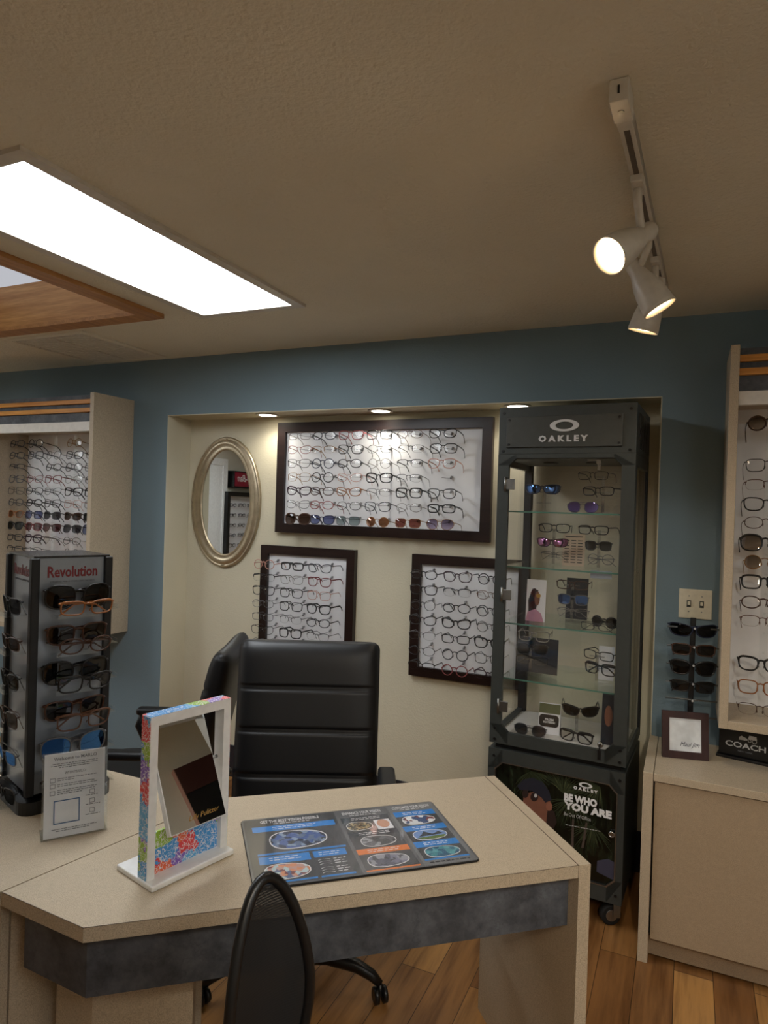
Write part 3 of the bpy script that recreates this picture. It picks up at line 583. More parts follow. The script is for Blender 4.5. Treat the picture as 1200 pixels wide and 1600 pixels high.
R1 = [(1.971, 'tortoise', 'round', 'bold', 'fade'), (1.814, 'black', 'square', 'thin', 'clear'), (1.741, 'brown', 'half-rim', 'thin', 'clear'), (1.669, 'black', 'wayfarer', 'mid', 'clear'), (1.60, 'tortoise', 'oval', 'thin', 'clear'), (1.525, 'black', 'oversized', 'bold', 'fade'), (1.452, 'gold', 'round', 'thin', 'fade'), (1.378, 'black', 'square', 'bold', 'clear'), (1.302, 'tortoise', 'oval', 'mid', 'clear'), (1.232, 'brown', 'half-rim', 'thin', 'clear'), (1.072, 'black', 'wayfarer', 'bold', 'clear'), (.985, 'amber', 'square', 'mid', 'clear'), (.903, 'tortoise', 'half-rim', 'thin', 'clear')]
for r, (z, fc, sh, tk, le) in enumerate(R1):
    glasses(fc, sh, le, tk, (.262, 2.86, z), random.uniform(-.04, .04), f'{ORD[r]} down the right wall shelf', 'glasses on the right wall shelf', rx=-.16, scale=1.12)

# ------------------------------------------------------------------ grey glass tower
TR = math.radians(-3.0); TC = Vector((-.4625, 2.755, 0))
TW = thing('glass_display_tower', 'tall dark grey glass display tower on casters with white brand logo', 'display tower', TC, TR)
TM = Matrix.Translation(TC) @ Matrix.Rotation(TR, 4, 'Z'); TI = TM.inverted(); TN = (Matrix.Rotation(TR, 3, 'Z') @ Vector((0, 1, 0)))
def tp(px, py, y=0.0):      # local x, z on the tower plane at local depth y
    q = TI @ on_plane(px, py, TM @ Vector((0, y, 0)), TN); return q.x, q.z
hw, D = .2725, .44
G_ = M['gunmetal']
dx0, dx1, dz0, dz1 = -.225, .222, .688, 1.828
sq = lambda x0, x1, z0, z1: [((x0 + x1) / 2 - .15, z0), ((x0 + x1) / 2 + .15, z0), (x1, z0 + .1), (x1, z1 - .1), ((x0 + x1) / 2 + .15, z1), ((x0 + x1) / 2 - .15, z1), (x0, z1 - .1), (x0, z0 + .1)]
def rect8(x0, x1, z0, z1): return [(x0, z0), (x1, z0), (x1, z0), (x1, z1), (x1, z1), (x0, z1), (x0, z1), (x0, z0)]
def plate(mb, x0, x1, z0, z1, inner, y0, y1, mat=None):
    """rectangular plate with an octagonal hole"""
    o8 = [(inner[0][0], z0), (inner[1][0], z0), (x1, inner[2][1]), (x1, inner[3][1]), (inner[4][0], z1), (inner[5][0], z1), (x0, inner[6][1]), (x0, inner[7][1])]
    mb.ring(o8, inner, y0, y1, 'xz', mat)
    for cx, cz, i, j in ((x1, z0, 1, 2), (x1, z1, 3, 4), (x0, z1, 5, 6), (x0, z0, 7, 0)): mb.prism([o8[i], (cx, cz), o8[j], inner[j], inner[i]], y0, y1, 'xz', mat)
    return mb
door = obj('door', plate(MB(), -hw, hw, .638, 1.845, octo(dx0, dx1, dz0, dz1, .03), -.006, .012), G_, TW)
obj('door_glass', MB().prism(octo(dx0 - .004, dx1 + .004, dz0 - .004, dz1 + .004, .03), .006, .010, 'xz'), M['glass'], door)
hd = obj('header', MB().box(-hw, hw, -.006, D, 1.845, 2.04, .002), G_, TW)
sp_ = obj('sign_plate', MB().box(-.238, .222, -.014, -.006, 1.872, 1.998, .0015), plain('sign plate grey', (72, 74, 71), .38, .3), hd)
obj('logo', MB().ring(ell(0, 1.957, .058, .024, 40), ell(0, 1.957, .035, .0155, 40), -.017, -.013), M['text_silver'], sp_)
obj('lettering', text_mb('O A K L E Y', .196, .026, -.004, 1.905, 'xz', -.014, .003, .05), M['text_silver'], sp_)
m = MB()
for x, z in ((-.226, 1.985), (.21, 1.985), (-.226, 1.884), (.21, 1.884)): m.lathe([(.005, 0), (.005, .003)], 10, Matrix.Translation((x, -.014, z)) @ rot_to((0, -1, 0)))
obj('bolt', m, M['black'], sp_)
for x, z in ((-.252, 2.015), (.25, 2.015), (-.252, 1.857), (.25, 1.857), (-.25, .70), (-.25, .655), (.25, .70), (.25, .655), (-.25, .585), (.252, .585), (.25, .14)):
    obj('bolt', MB().lathe([(.006, 0), (.006, .003)], 10, Matrix.Translation((x, -.006, z)) @ rot_to((0, -1, 0))), M['black'], TW)
obj('side_vent', (lambda m: [m.box(hw, hw + .003, .07 + i * .036, .088 + i * .036, 1.87, 2.01) for i in range(10)] and m)(MB()), M['black'], hd)
# corner posts, sides
for x0 in (-hw, hw - .035): obj('post', MB().box(x0, x0 + .035, D - .035, D, .638, 1.845, .002), M['blackmatte'], TW)
for x0 in (-hw, hw - .022): obj('post', MB().box(x0, x0 + .022, .012, .05, .638, 1.845, .002), G_, TW)
for sx in (-hw + .004, hw - .010):
    obj('side_glass', MB().box(sx, sx + .005, .05, D - .035, .66, 1.845), M['glass'], TW)
for x0 in (-hw, hw - .022):
    for z0, z1 in ((.638, .68), (1.80, 1.845)): obj('side_rail', MB().box(x0, x0 + .022, .05, D - .035, z0, z1), G_, TW)
obj('back_glass', MB().box(-hw + .035, hw - .035, D - .012, D - .006, .66, 1.845), M['glass'], TW)
obj('cabinet_floor', MB().box(-hw + .022, hw - .022, .013, D - .013, .645, .665), plain('pale grey deck', (196, 192, 186), .35), TW)
pk = obj('interior_top', MB().box(-hw + .022, hw - .022, .013, D - .013, 1.825, 1.845), G_, TW)
for x in (-.1, .08): obj('puck_light', MB().lathe([(.032, 0), (.034, -.004), (.026, -.008)], 24, Matrix.Translation((x, .2, 1.825))), M['gunmetal'], pk)
SHZ = [1.610, 1.378, 1.140, .908]
for z in SHZ:
    s_ = obj('glass_shelf', MB().box(-hw + .024, hw - .024, .03, D - .04, z - .006, z), clear('shelf glass', (.93, .97, .95), 1.35), TW)
    obj('shelf_edge', MB().box(-hw + .024, hw - .024, .0285, .0300, z - .006, z), M['glass_edge'], s_)
for z in (1.72, 1.26, .795):
    h_ = obj('hinge', MB().box(-.236, -.232 + .035, -.012, -.006, z - .022, z + .022, .002), M['steel'], TW)
    obj('hinge_pin', MB().tube([(-.237, -.012, z - .03), (-.237, -.012, z + .03)], .005, 8), M['steel'], h_)
kx, kz = tp(939, 1162)
k_ = obj('lock', MB().lathe([(.011, 0), (.011, .012), (.008, .015)], 16, Matrix.Translation((kx, -.006, kz)) @ rot_to((0, -1, 0))), M['chrome'], TW)
obj('key', MB().box(kx - .002, kx + .002, -.04, -.02, kz - .016, kz + .006).box(kx - .006, kx + .006, -.034, -.031, kz - .052, kz - .014), M['black'], k_)
kx, kz = tp(935, 722)
obj('upper_lock', MB().lathe([(.010, 0), (.010, .02)], 14, Matrix.Translation((kx, .028, kz)) @ rot_to((0, -1, 0))).box(kx - .045, kx, .014, .018, kz + .006, kz + .010).box(kx - .006, kx + .006, .02, .024, kz - .03, kz), M['chrome'], TW)
# lower cabinet
lo = obj('lower_cabinet', MB().box(-hw - .002, hw, .012, D, .105, .615, .002), G_, TW)
obj('neck', MB().box(-hw + .02, hw - .02, .02, D - .02, .612, .640), M['black'], TW)
px0, px1, pz0, pz1 = -.245, .245, .165, .562
obj('lower_front', plate(MB(), -hw - .002, hw, .105, .615, octo(px0, px1, pz0, pz1, .03), -.006, .012), G_, TW)
po = obj('poster', MB().prism(octo(px0, px1, pz0, pz1, .03), .004, .011, 'xz'), M['jungle'], TW)
obj('poster_rim', MB().ring(octo(px0 - .001, px1 + .001, pz0 - .001, pz1 + .001, .03), octo(px0 + .003, px1 - .003, pz0 + .003, pz1 - .003, .03), -.007, .004), M['steel'], TW)
def pp(pts, mat, nm, lvl, n=0):      # flat printed shape traced on the poster face
    P = [tp(x, y, .003) for x, y in pts]; return obj(nm, MB().prism(P, .004 - .0004 * lvl, .0041 - .0004 * (lvl - 1), 'xz'), mat, po)
lf = MB(); lf2 = MB()
def frond(mb, cx, cz, ang, ln, n, sp, wd=.0022):
    for i in range(n):
        a = ang + (i / (n - 1) - .5) * sp + random.uniform(-.05, .05); L_ = ln * random.uniform(.7, 1.1); d = (math.cos(a), math.sin(a)); q = (-d[1] * wd, d[0] * wd)
        P = [(cx, cz), (cx + d[0] * L_ * .5 + q[0], cz + d[1] * L_ * .5 + q[1]), (cx + d[0] * L_, cz + d[1] * L_ - .1 * L_), (cx + d[0] * L_ * .5 - q[0], cz + d[1] * L_ * .5 - q[1])]
        P = [(max(px0 + .004, min(px1 - .004, x)), max(pz0 + .03, min(pz1 - .004, z))) for x, z in P]; mb.prism(P, .0036 - .00003 * i, .004, 'xz')
for a, b_ in (((893, 1250), 4.5), ((880, 1240), 1.2), ((938, 1230), 3.6), ((925, 1290), 4.6), ((830, 1205), 5.0)):
    x, z = tp(*a, .003); frond(lf, x, z, b_, .11, 22, 2.4); frond(lf2, x, z, b_ + .2, .085, 9, 2.0, .0013)
obj('palm_leaves', lf, M['leaf'], po); obj('palm_highlights', lf2, M['leaf2'], po)
pp([(894, 1280), (897, 1280), (896, 1325), (892, 1325)], M['trunk'], 'palm_trunk', 2)
pp([(915, 1285), (918, 1286), (912, 1325), (908, 1325)], M['trunk'], 'palm_trunk', 2)
pp([(818, 1240), (838, 1237), (858, 1243), (862, 1262), (864, 1275), (862, 1300), (872, 1345), (800, 1330), (816, 1275)], M['skin'], 'printed_face', 3)
pp([(856, 1262), (866, 1268), (870, 1285), (862, 1300), (853, 1290)], M['hair'], 'printed_hair', 4)
pp(ell(858, 1260, 5, 7, 14), plain('print ear', (140, 92, 74), .4), 'printed_ear', 5)
pp([(808, 1228), (818, 1218), (832, 1215), (848, 1222), (858, 1236), (862, 1250), (852, 1254), (846, 1246), (832, 1236), (812, 1234)], M['cap'], 'printed_cap', 5)
pp(ell(835, 1245, 6, 7, 16), M['hair'], 'printed_lens', 6); pp(ell(821, 1240, 5, 6.5, 16), M['hair'], 'printed_lens', 6); pp(ell(837, 1243, 2.4, 3, 12), M['text_silver'], 'printed_glint', 7)
pp([(933, 1345), (950, 1342), (964, 1350), (964, 1378), (932, 1362)], M['denim'], 'printed_sleeve', 3)
def ptext(s, x, y, wpx, hpx, mat, bold=0, nm='lettering'):
    cx, cz = tp(x, y, .003); w_ = abs(tp(x + wpx / 2, y, .003)[0] - tp(x - wpx / 2, y, .003)[0]); h_ = abs(tp(x, y - hpx / 2, .003)[1] - tp(x, y + hpx / 2, .003)[1])
    obj(nm, text_mb(s, w_, h_, cx, cz, 'xz', .002, .0006, bold), mat, po)
ptext('BE WHO', 907, 1250, 52, 12.5, M['text_white'], .06); ptext('YOU ARE', 918, 1265.5, 75, 12.5, M['text_white'], .06)
ptext('Be Out Of Office', 902, 1275.5, 42, 5.5, M['text_silver']); ptext('O A K L E Y', 915, 1234, 38, 5, M['text_white'], .05)
cx, cz = tp(915, 1227, .003); obj('logo', MB().ring(ell(cx, cz, .026, .0105), ell(cx, cz, .0155, .0065), .0012, .002), M['text_white'], po)
m = MB()
for i in range(12): x, z = tp(884 + i * 4.6, 1288 + i * .9, .003); m.box(x, x + .008, .0012, .002, z - .0015, z + .0008)
obj('small_print', m, M['text_silver'], po)
kx, kz = tp(956, 1303); obj('lower_lock', MB().lathe([(.012, 0), (.012, .008), (.009, .01), (.008, .006)], 18, Matrix.Translation((kx, -.0005, kz)) @ rot_to((0, -1, 0))), M['chrome'], TW)
for x in (-.21, .225):
    for y in (.055, D - .055):
        CMx = Matrix.Translation((x, y - .012, 0)) @ Matrix.Rotation(-math.atan2(.86, .5), 4, 'Z')
        cs = obj('caster', MB().box(x - .03, x + .03, y - .042, y + .018, .096, .106).box(-.024, -.020, .004, .032, .035, .1, 0, CMx).box(.020, .024, .004, .032, .035, .1, 0, CMx), M['steel'], TW)
        obj('wheel', MB().lathe([(.034, -.016), (.040, -.012), (.040, .012), (.034, .016)], 24, Matrix.Translation((x, y - .012, .0405)) @ rot_to((.5, -.86, 0))), M['rubber'], cs)
        obj('wheel_hub', MB().lathe([(.022, -.0185), (.022, .0185)], 20, Matrix.Translation((x, y - .012, .0405)) @ rot_to((.5, -.86, 0))), M['steel'], cs)

# things inside the tower
def tworld(px, py, y): x, z = tp(px, py, y); return TM @ Vector((x, y, z))
TGRP = 'glasses in the glass tower'
def tg(px, py, y, fc, sh, le, tk, where, rz=0, folded=False, scale=1.0, rest=None):
    p = tworld(px, py, y)
    if rest is not None: p.z = rest
    return glasses(fc, sh, le, tk, p, TR + rz, where, TGRP, folded=folded, scale=scale)
def riser(name, label, px, y, z0, heights, arm=.05, wd=.03):
    x, _ = tp(px, 900, y); p = TM @ Vector((x, y + .02, z0))
    t = thing('eyeglass_stand', label, 'stand', p, TR, 'clear stands in the tower')
    obj('base', MB().prism(rrect(-.05, .05, -.03, .03, .01), 0, .006), M['acrylic'], t)
    hmax = max(heights) - z0; obj('stem', MB().box(-.006, .006, -.003, .003, .005, hmax + .004), ACR2, t)
    for h in heights: obj('arm', MB().box(-wd, wd, -.012, -.003, h - z0 - .004, h - z0), ACR2, t)
    return t
ACR2 = clear('pale acrylic', (.80, .81, .81), 1.5, const=.2, rough=.15)
def tz(px, py, y): return tp(px, py, y)[1]
# top compartment
tg(847, 762, .13, 'navy', 'wrap', 'blue mirror', 'mid', 'at left of the tower, top shelf', .12, True)
riser('s', 'clear eyeglass stand at the left of the tower top shelf', 845, .14, 1.6105, [tz(847, 768, .13), tz(845, 785, .13)])
tg(926, 741, .22, 'gunmetal', 'rectangular', 'clear', 'thin', 'uppermost in the tower top shelf, right', -.15)
tg(934, 765, .14, 'black', 'rectangular', 'clear', 'mid', 'below the thin pair, tower top shelf, right', -.2)
riser('s', 'clear eyeglass stand at the right of the tower top shelf', 937, .17, 1.6105, [tz(932, 769, .15), tz(926, 745, .2)])
tg(910, 791, .06, 'silver', 'aviator', 'violet mirror', 'thin', 'resting on the tower top shelf', 0, False, .92, 1.610 + .028)
# second compartment
tg(866, 823, .20, 'black', 'rectangular', 'clear', 'mid', 'upper left on tower second shelf', .1)
tg(862, 846, .16, 'plum', 'wrap', 'pink mirror', 'mid', 'left middle on tower second shelf', .1, True, .9)
tg(866, 866, .22, 'grey', 'half-rim', 'clear', 'thin', 'lower left on tower second shelf', .05, True, .9)
riser('s', 'clear three-arm eyeglass stand at left on the tower second shelf', 862, .22, 1.3785, [tz(866, 828, .2), tz(862, 851, .17), tz(866, 870, .22)])
tg(926, 826, .16, 'black', 'rectangular', 'clear', 'mid', 'upper right on tower second shelf', -.25)
tg(934, 851, .14, 'gunmetal', 'square', 'grey', 'mid', 'right middle on tower second shelf', -.2, True, .85)
tg(938, 872, .12, 'silver', 'round', 'clear', 'thin', 'lower right on tower second shelf', -.2, True, .9)
riser('s', 'clear three-arm eyeglass stand at right on the tower second shelf', 933, .17, 1.3785, [tz(928, 830, .16), tz(934, 855, .14), tz(938, 875, .12)])
def card(label, px0, py0, px1, py1, y, rest, mat, cat='card', tilt=-.08, name='card'):
    a = tp(px0, py1, y); b = tp(px1, py0, y); w_ = abs(b[0] - a[0]); h_ = b[1] - rest if rest else b[1] - a[1]
    z = rest if rest is not None else a[1]
    p = TM @ Vector(((a[0] + b[0]) / 2, y, z)); t = thing(name, label, cat, p, TR, rot=(tilt, 0, TR))
    obj('sheet', MB().box(-w_ / 2, w_ / 2, 0, .002, 0, h_), mat, t)
    return t, w_, h_
PC = plain('pale price sheet', (206, 186, 164), .5)
t, w_, h_ = card('cream price sheet with printed columns on tower second shelf', 878, 835, 914, 884, .24, 1.379, PC)
m = MB()
for i in range(9):
    for k in range(3): m.box(-w_ * .42 + k * w_ * .3, -w_ * .42 + k * w_ * .3 + w_ * .22, -.0006, 0, h_ * .78 - i * h_ * .085, h_ * .78 - i * h_ * .085 + .0035)
m.box(-w_ * .4, w_ * .4, -.0006, 0, h_ * .9, h_ * .9 + .004); obj('printed_lines', m, M['text_dark'], t)
# third compartment
t, w_, h_ = card('photo card of a person in sunglasses on the tower third shelf', 821, 907, 853, 960, .12, 1.141, M['paper'])
m = lambda pts, mat, nm, lv: obj(nm, MB().prism([(x * w_, z * h_) for x, z in pts], -.0004 * lv, -.0004 * (lv - 1), 'xz'), mat, t)
m(ell(-.1, .55, .22, .24, 20), M['hair'], 'printed_hair', 1); m([(-.36, .2), (.02, .25), (.1, .75), (-.2, .78), (-.4, .5)], M['hair'], 'printed_hair', 1)
m(ell(.06, .55, .14, .17, 20), M['skin'], 'printed_face', 2); m([(-.5, 0), (.45, 0), (.3, .2), (0, .3), (-.4, .22)], M['pink'], 'printed_shirt', 2); m(ell(.12, .62, .12, .05, 14), M['text_gold'], 'printed_sunglasses', 3)
tg(894, 912, .16, 'tortoise', 'rectangular', 'clear', 'mid', 'on top of the tower third-shelf stand', .02)
tg(895, 935, .12, 'silver', 'square', 'blue mirror', 'mid', 'in the middle of tower third-shelf stand', .02, True, .95)
tg(895, 955, .15, 'crystal', 'half-rim', 'clear', 'thin', 'lowest on the tower third-shelf stand', .02, True)
riser('s', 'clear three-arm eyeglass stand in the middle of the tower third shelf', 894, .19, 1.1405, [tz(894, 915, .17), tz(895, 938, .14), tz(895, 954, .16)])
t, _, _ = card('dark card standing behind the third-shelf eyeglasses in the tower', 883, 905, 919, 965, .30, 1.141, M['print_navy'])
tg(944, 963, .14, 'black', 'round', 'green', 'bold', 'at right on the tower third shelf', -.3, True, .9, 1.141 + .029)
tg(932, 974, .05, 'gunmetal', 'rectangular', 'clear', 'thin', 'lying front right on tower third shelf', 0, True, .95, 1.141 + .023)
t, w_, h_ = card('small grey label hanging below the tower second glass shelf', 922, 893, 956, 903, .035, None, M['silver_panel'], tilt=0)
# fourth compartment
t, _, _ = card('black card behind the stacked pairs on the tower fourth shelf', 806, 1001, 872, 1062, .18, .909, M['print_navy'])
tg(834, 992, .12, 'crystal', 'square', 'clear', 'mid', 'top left on tower fourth shelf', .1)
tg(831, 1012, .09, 'black', 'square', 'black', 'mid', 'middle left on tower fourth shelf', .1, True)
tg(831, 1029, .07, 'black', 'rectangular', 'clear', 'mid', 'lower left on tower fourth shelf', .1, True)
riser('s', 'clear three-arm eyeglass stand on the tower fourth shelf', 831, .12, .9085, [tz(834, 996, .12), tz(831, 1016, .10), tz(831, 1033, .09)])
t, _, _ = card('white card with red print behind two pairs on tower fourth shelf', 934, 1012, 960, 1058, .22, .909, M['paper'])
tg(934, 1022, .16, 'black', 'rectangular', 'clear', 'mid', 'upper right on tower fourth shelf', -.3)
tg(937, 1043, .11, 'black', 'square', 'clear', 'bold', 'lower right on tower fourth shelf', -.3, True)
riser('s', 'clear two-arm eyeglass stand at right on the tower fourth shelf', 936, .15, .9085, [tz(934, 1026, .15), tz(937, 1047, .12)])
# deck
x, z = tp(858, 1100, .15); p = TM @ Vector((x, .17, .6655))
t = thing('counter_card', 'folded tent card with a visor picture on the tower bottom deck', 'card', p, TR + .1)
obj('card_body', MB().add([(-.045, -.03, 0), (.045, -.03, 0), (.045, .03, 0), (-.045, .03, 0), (-.045, .0, .125), (.045, .0, .125)], [(0, 1, 2, 3), (0, 4, 5, 1), (2, 5, 4, 3), (0, 3, 4), (1, 5, 2)]), M['paper'], t)
fr_ = Matrix.Translation((0, -.0305, 0)) @ Matrix.Rotation(-math.atan2(.03, .125), 4, 'X')
obj('printed_visor', MB().prism(rrect(-.042, .04, .03, .08, .015), -.0008, 0, 'xz', fr_), M['black'], t)
obj('printed_scene', MB().prism([(-.044, .085), (.044, .085), (.044, .125), (-.044, .125)], -.0006, 0, 'xz', fr_), M['leaf2'], t)
tm = text_mb('PRIZM', .036, .009, 0, .06, 'xz', -.0008, .0005, .03); tm.v = [tuple(fr_ @ Vector(v)) for v in tm.v]; obj('lettering', tm, M['text_white'], t)
tm = text_mb('SIGHTSEEING', .05, .008, 0, .049, 'xz', -.0008, .0005, .03); tm.v = [tuple(fr_ @ Vector(v)) for v in tm.v]; obj('lettering', tm, M['text_white'], t)
tg(828, 1131, .07, 'silver', 'aviator', 'grey', 'thin', 'front left on the tower bottom deck', .05, True, 1, .665 + .031)
tg(907, 1110, .20, 'black', 'wrap', 'black', 'bold', 'propped behind others on the tower bottom deck', .2, False, 1)
riser('s', 'low clear stand under the black wrap sunglasses, tower bottom deck', 907, .22, .6655, [tz(907, 1115, .2)])
tg(900, 1130, .10, 'black', 'square', 'clear', 'bold', 'front middle on the tower bottom deck', -.15, True, 1.02, .665 + .03)
t, w_, h_ = card('dark photo card at the right of the tower bottom deck', 939, 1085, 962, 1137, .14, .6655, M['print_navy'])
obj('printed_face', MB().prism(ell(0, h_ * .55, w_ * .3, h_ * .2, 18), -.0008, 0, 'xz'), M['skin'], t)

# ------------------------------------------------------------------ desk and counters
DZ = .75
A, B, C_, E_, F_ = Vector((-.202, 1.721)), Vector((-.557, 2.126)), Vector((-1.208, 1.582)), Vector((-1.322, .985)), Vector((-1.07, .976))
dd = (B - C_).normalized(); dn_ = Vector((-dd.y, dd.x))        # along the back edge; towards the back
A = F_ + dd * (A - F_).dot(dd); B = A + dn_ * (B - A).dot(dn_)
C_ = B - dd * (B - C_).dot(dd)
t = thing('desk', 'beige speckled laminate dispensing desk with slate apron in the middle of the room', 'desk', (0, 0, 0))
pw = .032
A2, B2 = A - dd * pw, B - dd * pw
obj('desktop', MB().prism([tuple(v) for v in (E_, F_, A2 - dd * .001, B2 - dd * .001, C_)], DZ - .03, DZ), M['lam'], t)
obj('edge_line', MB().prism([tuple(v) for v in (A2 - dd * .0018, A2 + dd * .0005, B2 + dd * .0005, B2 - dd * .0018)], DZ - .03, DZ + .0003), plain('seam brown', (70, 52, 38), .6), t)
for a_, b_ in ((E_, F_), (F_, A2)):
    e_ = (b_ - a_).normalized(); n_ = Vector((-e_.y, e_.x)); obj('edge_line', MB().prism([tuple(v) for v in (a_, b_, b_ + n_ * .0013, a_ + n_ * .0013)], DZ - .0007, DZ + .0003), plain('seam brown', (70, 52, 38), .6), t)
obj('end_panel', MB().prism([tuple(v) for v in (A2, A, B, B2)], 0, DZ), M['lam'], t)
af = dn_ * .045
fdir = (F_ - E_).normalized(); fn = Vector((-fdir.y, fdir.x))
def isect(p, d, q, e):
    den = d.x * e.y - d.y * e.x; s = ((q.x - p.x) * e.y - (q.y - p.y) * e.x) / den; return p + d * s
k0 = isect(F_ + dn_ * .045, dd, F_ + fn * .035, fdir); k1 = isect(F_ + dn_ * .065, dd, F_ + fn * .055, fdir)
e0 = E_ + fn * .035 + fdir * .03; e1 = E_ + fn * .055 + fdir * .03
obj('apron', MB().prism([tuple(v) for v in (e0, k0, A2 + dn_ * .045, A2 + dn_ * .065, k1, e1)], DZ - .172, DZ - .03), M['slate'], t)
_d = ray(301, 1580); kp = isect(F_ + dn_ * .16, dd, F_ + fn * .12, fdir)
_pc = isect(kp, dd, Vector((0, 0)), Vector((_d.x, _d.y)))
pa = [E_ + fn * .12 + fdir * .03, kp, _pc, _pc + dn_ * .30, C_ + Vector((-.02, -.06))]
obj('pedestal', MB().prism([tuple(v) for v in pa], 0, DZ - .03), M['lam'], t)

t = thing('counter', 'beige laminate counter at the left edge carrying the revolving rack', 'counter', (0, 0, 0))
G1 = Vector((-2.7, 1.56)); gp = (C_ - E_).normalized() * .0
obj('countertop', MB().prism([(-2.7, .985), (E_.x - .004, E_.y), (C_.x - .004, C_.y - .003), (-2.7, C_.y - .003)], DZ - .03, DZ), M['lam'], t)
obj('front_panel', MB().box(-2.68, E_.x - .02, 1.0, 1.02, 0, DZ - .03), M['lam'], t)
obj('side_panel', MB().box(-2.68, -2.65, 1.02, 1.56, 0, DZ - .03), M['lam'], t)
obj('support_panel', MB().prism([(E_.x - .05, E_.y + .04), (E_.x - .02, E_.y + .04), (C_.x - .03, C_.y - .02), (C_.x - .06, C_.y - .02)], 0, DZ - .03), M['lam'], t)

# desk mat
mo = Vector((-1.067, 1.486)); mx_ = (Vector((-.666, 1.837)) - mo); mang = math.atan2(mx_.y, mx_.x); mw, mh = .545, .335
t = thing('counter_mat', 'grey printed vision-options mat with blue headings on the desk', 'mat', (mo.x, mo.y, DZ), mang)
md = Matrix.Rotation(0, 4, 'Z')
obj('rubber_base', MB().prism(rrect(0, mw, -mh, 0, .012), .0002, .005), M['rubber'], t)
obj('print_sheet', MB().prism(rrect(.001, mw - .001, -mh + .001, -.001, .011), .005, .0056), M['print_mid'], t)
U = lambda u: u * mw
V = lambda v: -v * mh
def mrect(u0, u1, v0, v1, mat, nm, lv=1): return obj(nm, MB().box(U(u0), U(u1), V(v1), V(v0), .0056, .0056 + .0002 * lv), mat, t)
def mlens(u, v, w_, h_, mat, nm='printed_lens'):
    out = []
    for k in range(36):
        a = 2 * PI * k / 36; cs, sn = math.cos(a), math.sin(a); x = math.copysign(abs(cs) ** .8, cs) * w_ / 2; y = math.copysign(abs(sn) ** .85, sn) * h_ / 2
        y *= (1 - .15 * x / (w_ / 2)); out.append((x, y))
    P1 = [(U(u) + x * mw, V(v) + y * mh) for x, y in out]; P2 = [(U(u) + x * mw * .96, V(v) + y * mh * .94) for x, y in out]
    o = obj(nm, MB().prism(P2, .0056, .0065), mat, t); obj('lens_outline', MB().ring(P1, P2, .0056, .0067, 'xy'), M['text_white'], o); return o
def mtext(s, u, v, w_, h_, mat=None, bold=.0): obj('lettering', text_mb(s, w_ * mw, h_ * mh, U(u), V(v), 'xy', .0061, .0003, bold), mat or M['text_white'], t)
def mlines(u0, u1, v, n, dv, mat=None, h_=.008):
    m = MB()
    for i in range(n):
        x = u0
        while x < u1 - .01: w_ = random.uniform(.012, .03); m.box(U(x), U(min(u1, x + w_)), V(v + i * dv + h_), V(v + i * dv), .0061, .0063); x += w_ + .006
    obj('small_print', m, mat or M['text_white'], t)
mrect(0.01, .462, .02, .985, M['print_dark'], 'print_column'); mrect(.74, .99, .015, .99, plain('print pale grey', (116, 117, 118), .28, var=.03), 'print_column')
mtext('GET THE BEST VISION POSSIBLE', .235, .075, .29, .045, None, .01); mtext('ENHANCE YOUR VISION', .60, .075, .20, .045, None, .01); mtext('CUSTOMIZE YOUR VISION', .865, .07, .20, .042, None, .01)
mlines(.15, .34, .115, 1, .02); mlines(.53, .67, .115, 1, .02); mlines(.80, .93, .105, 1, .02)
for u0, u1, v0, v1 in ((.045, .445, .15, .235), (.045, .445, .565, .59), (.045, .27, .61, .715), (.285, .435, .61, .70), (.045, .27, .945, .965), (.285, .435, .945, .965)): mrect(u0, u1, v0, v1, M['print_blue'], 'blue_band', 2)
mrect(.045, .445, .235, .565, M['print_dark'], 'print_block', 2); mrect(.045, .27, .715, .945, M['print_dark'], 'print_block', 2); mrect(.285, .435, .70, .945, M['print_dark'], 'print_block', 2)
mlens(.245, .40, .27, .27, M['ice']); mlens(.155, .83, .20, .20, M['town'])
mlines(.14, .35, .175, 2, .028); mlines(.09, .23, .635, 2, .03); mlines(.31, .41, .635, 2, .03)
m = MB()
for j, v0 in enumerate((.74, .85)):
    for i in range(3): m.prism([(U(.297 + .0015 * k), V(v0 + i * .03 + .010 * math.sin(PI * k / 36) * -1)) for k in range(37)] + [(U(.297 + .0015 * k), V(v0 + i * .03 + .008 - .018 * math.sin(PI * k / 36))) for k in range(36, -1, -1)], .0058, .0062)
obj('lens_profiles', m, M['text_white'], t); mlines(.365, .42, .735, 3, .03); mlines(.365, .42, .845, 3, .03)
for v0, mt in ((.15, M['print_navy']), (.40, M['print_navy']), (.665, M['print_orange'])): mrect(.48, .725, v0, v0 + .075, mt, 'heading_band', 2)
for v0, v1 in ((.225, .395), (.475, .655), (.74, .95)): mrect(.48, .725, v0, v1, M['print_dark'], 'print_block', 2)
mrect(.48, .725, .955, .972, M['print_orange'], 'orange_band', 2)
mlens(.555, .31, .13, .14, M['gravel']); o = mrect(.635, .715, .235, .395, M['paper'], 'printed_portrait', 3); obj('printed_face', MB().prism(ell(U(.675), V(.305), .017, .022, 20), .0061, .0067), M['skin_light'], o)
mlens(.605, .565, .17, .16, M['mono']); mlens(.60, .85, .19, .17, M['haze'])
mlines(.53, .68, .17, 2, .025); mlines(.53, .68, .42, 2, .025); mlines(.53, .68, .685, 2, .025)
for v0 in (.145, .40, .655): mrect(.755, .97, v0, v0 + .085, M['print_blue'], 'blue_band', 2)
for v0, v1 in ((.23, .395), (.485, .65), (.74, .905)): mrect(.755, .97, v0, v1, M['print_dark'], 'print_block', 2)
mrect(.755, .97, .905, .925, M['print_blue'], 'blue_band', 2)
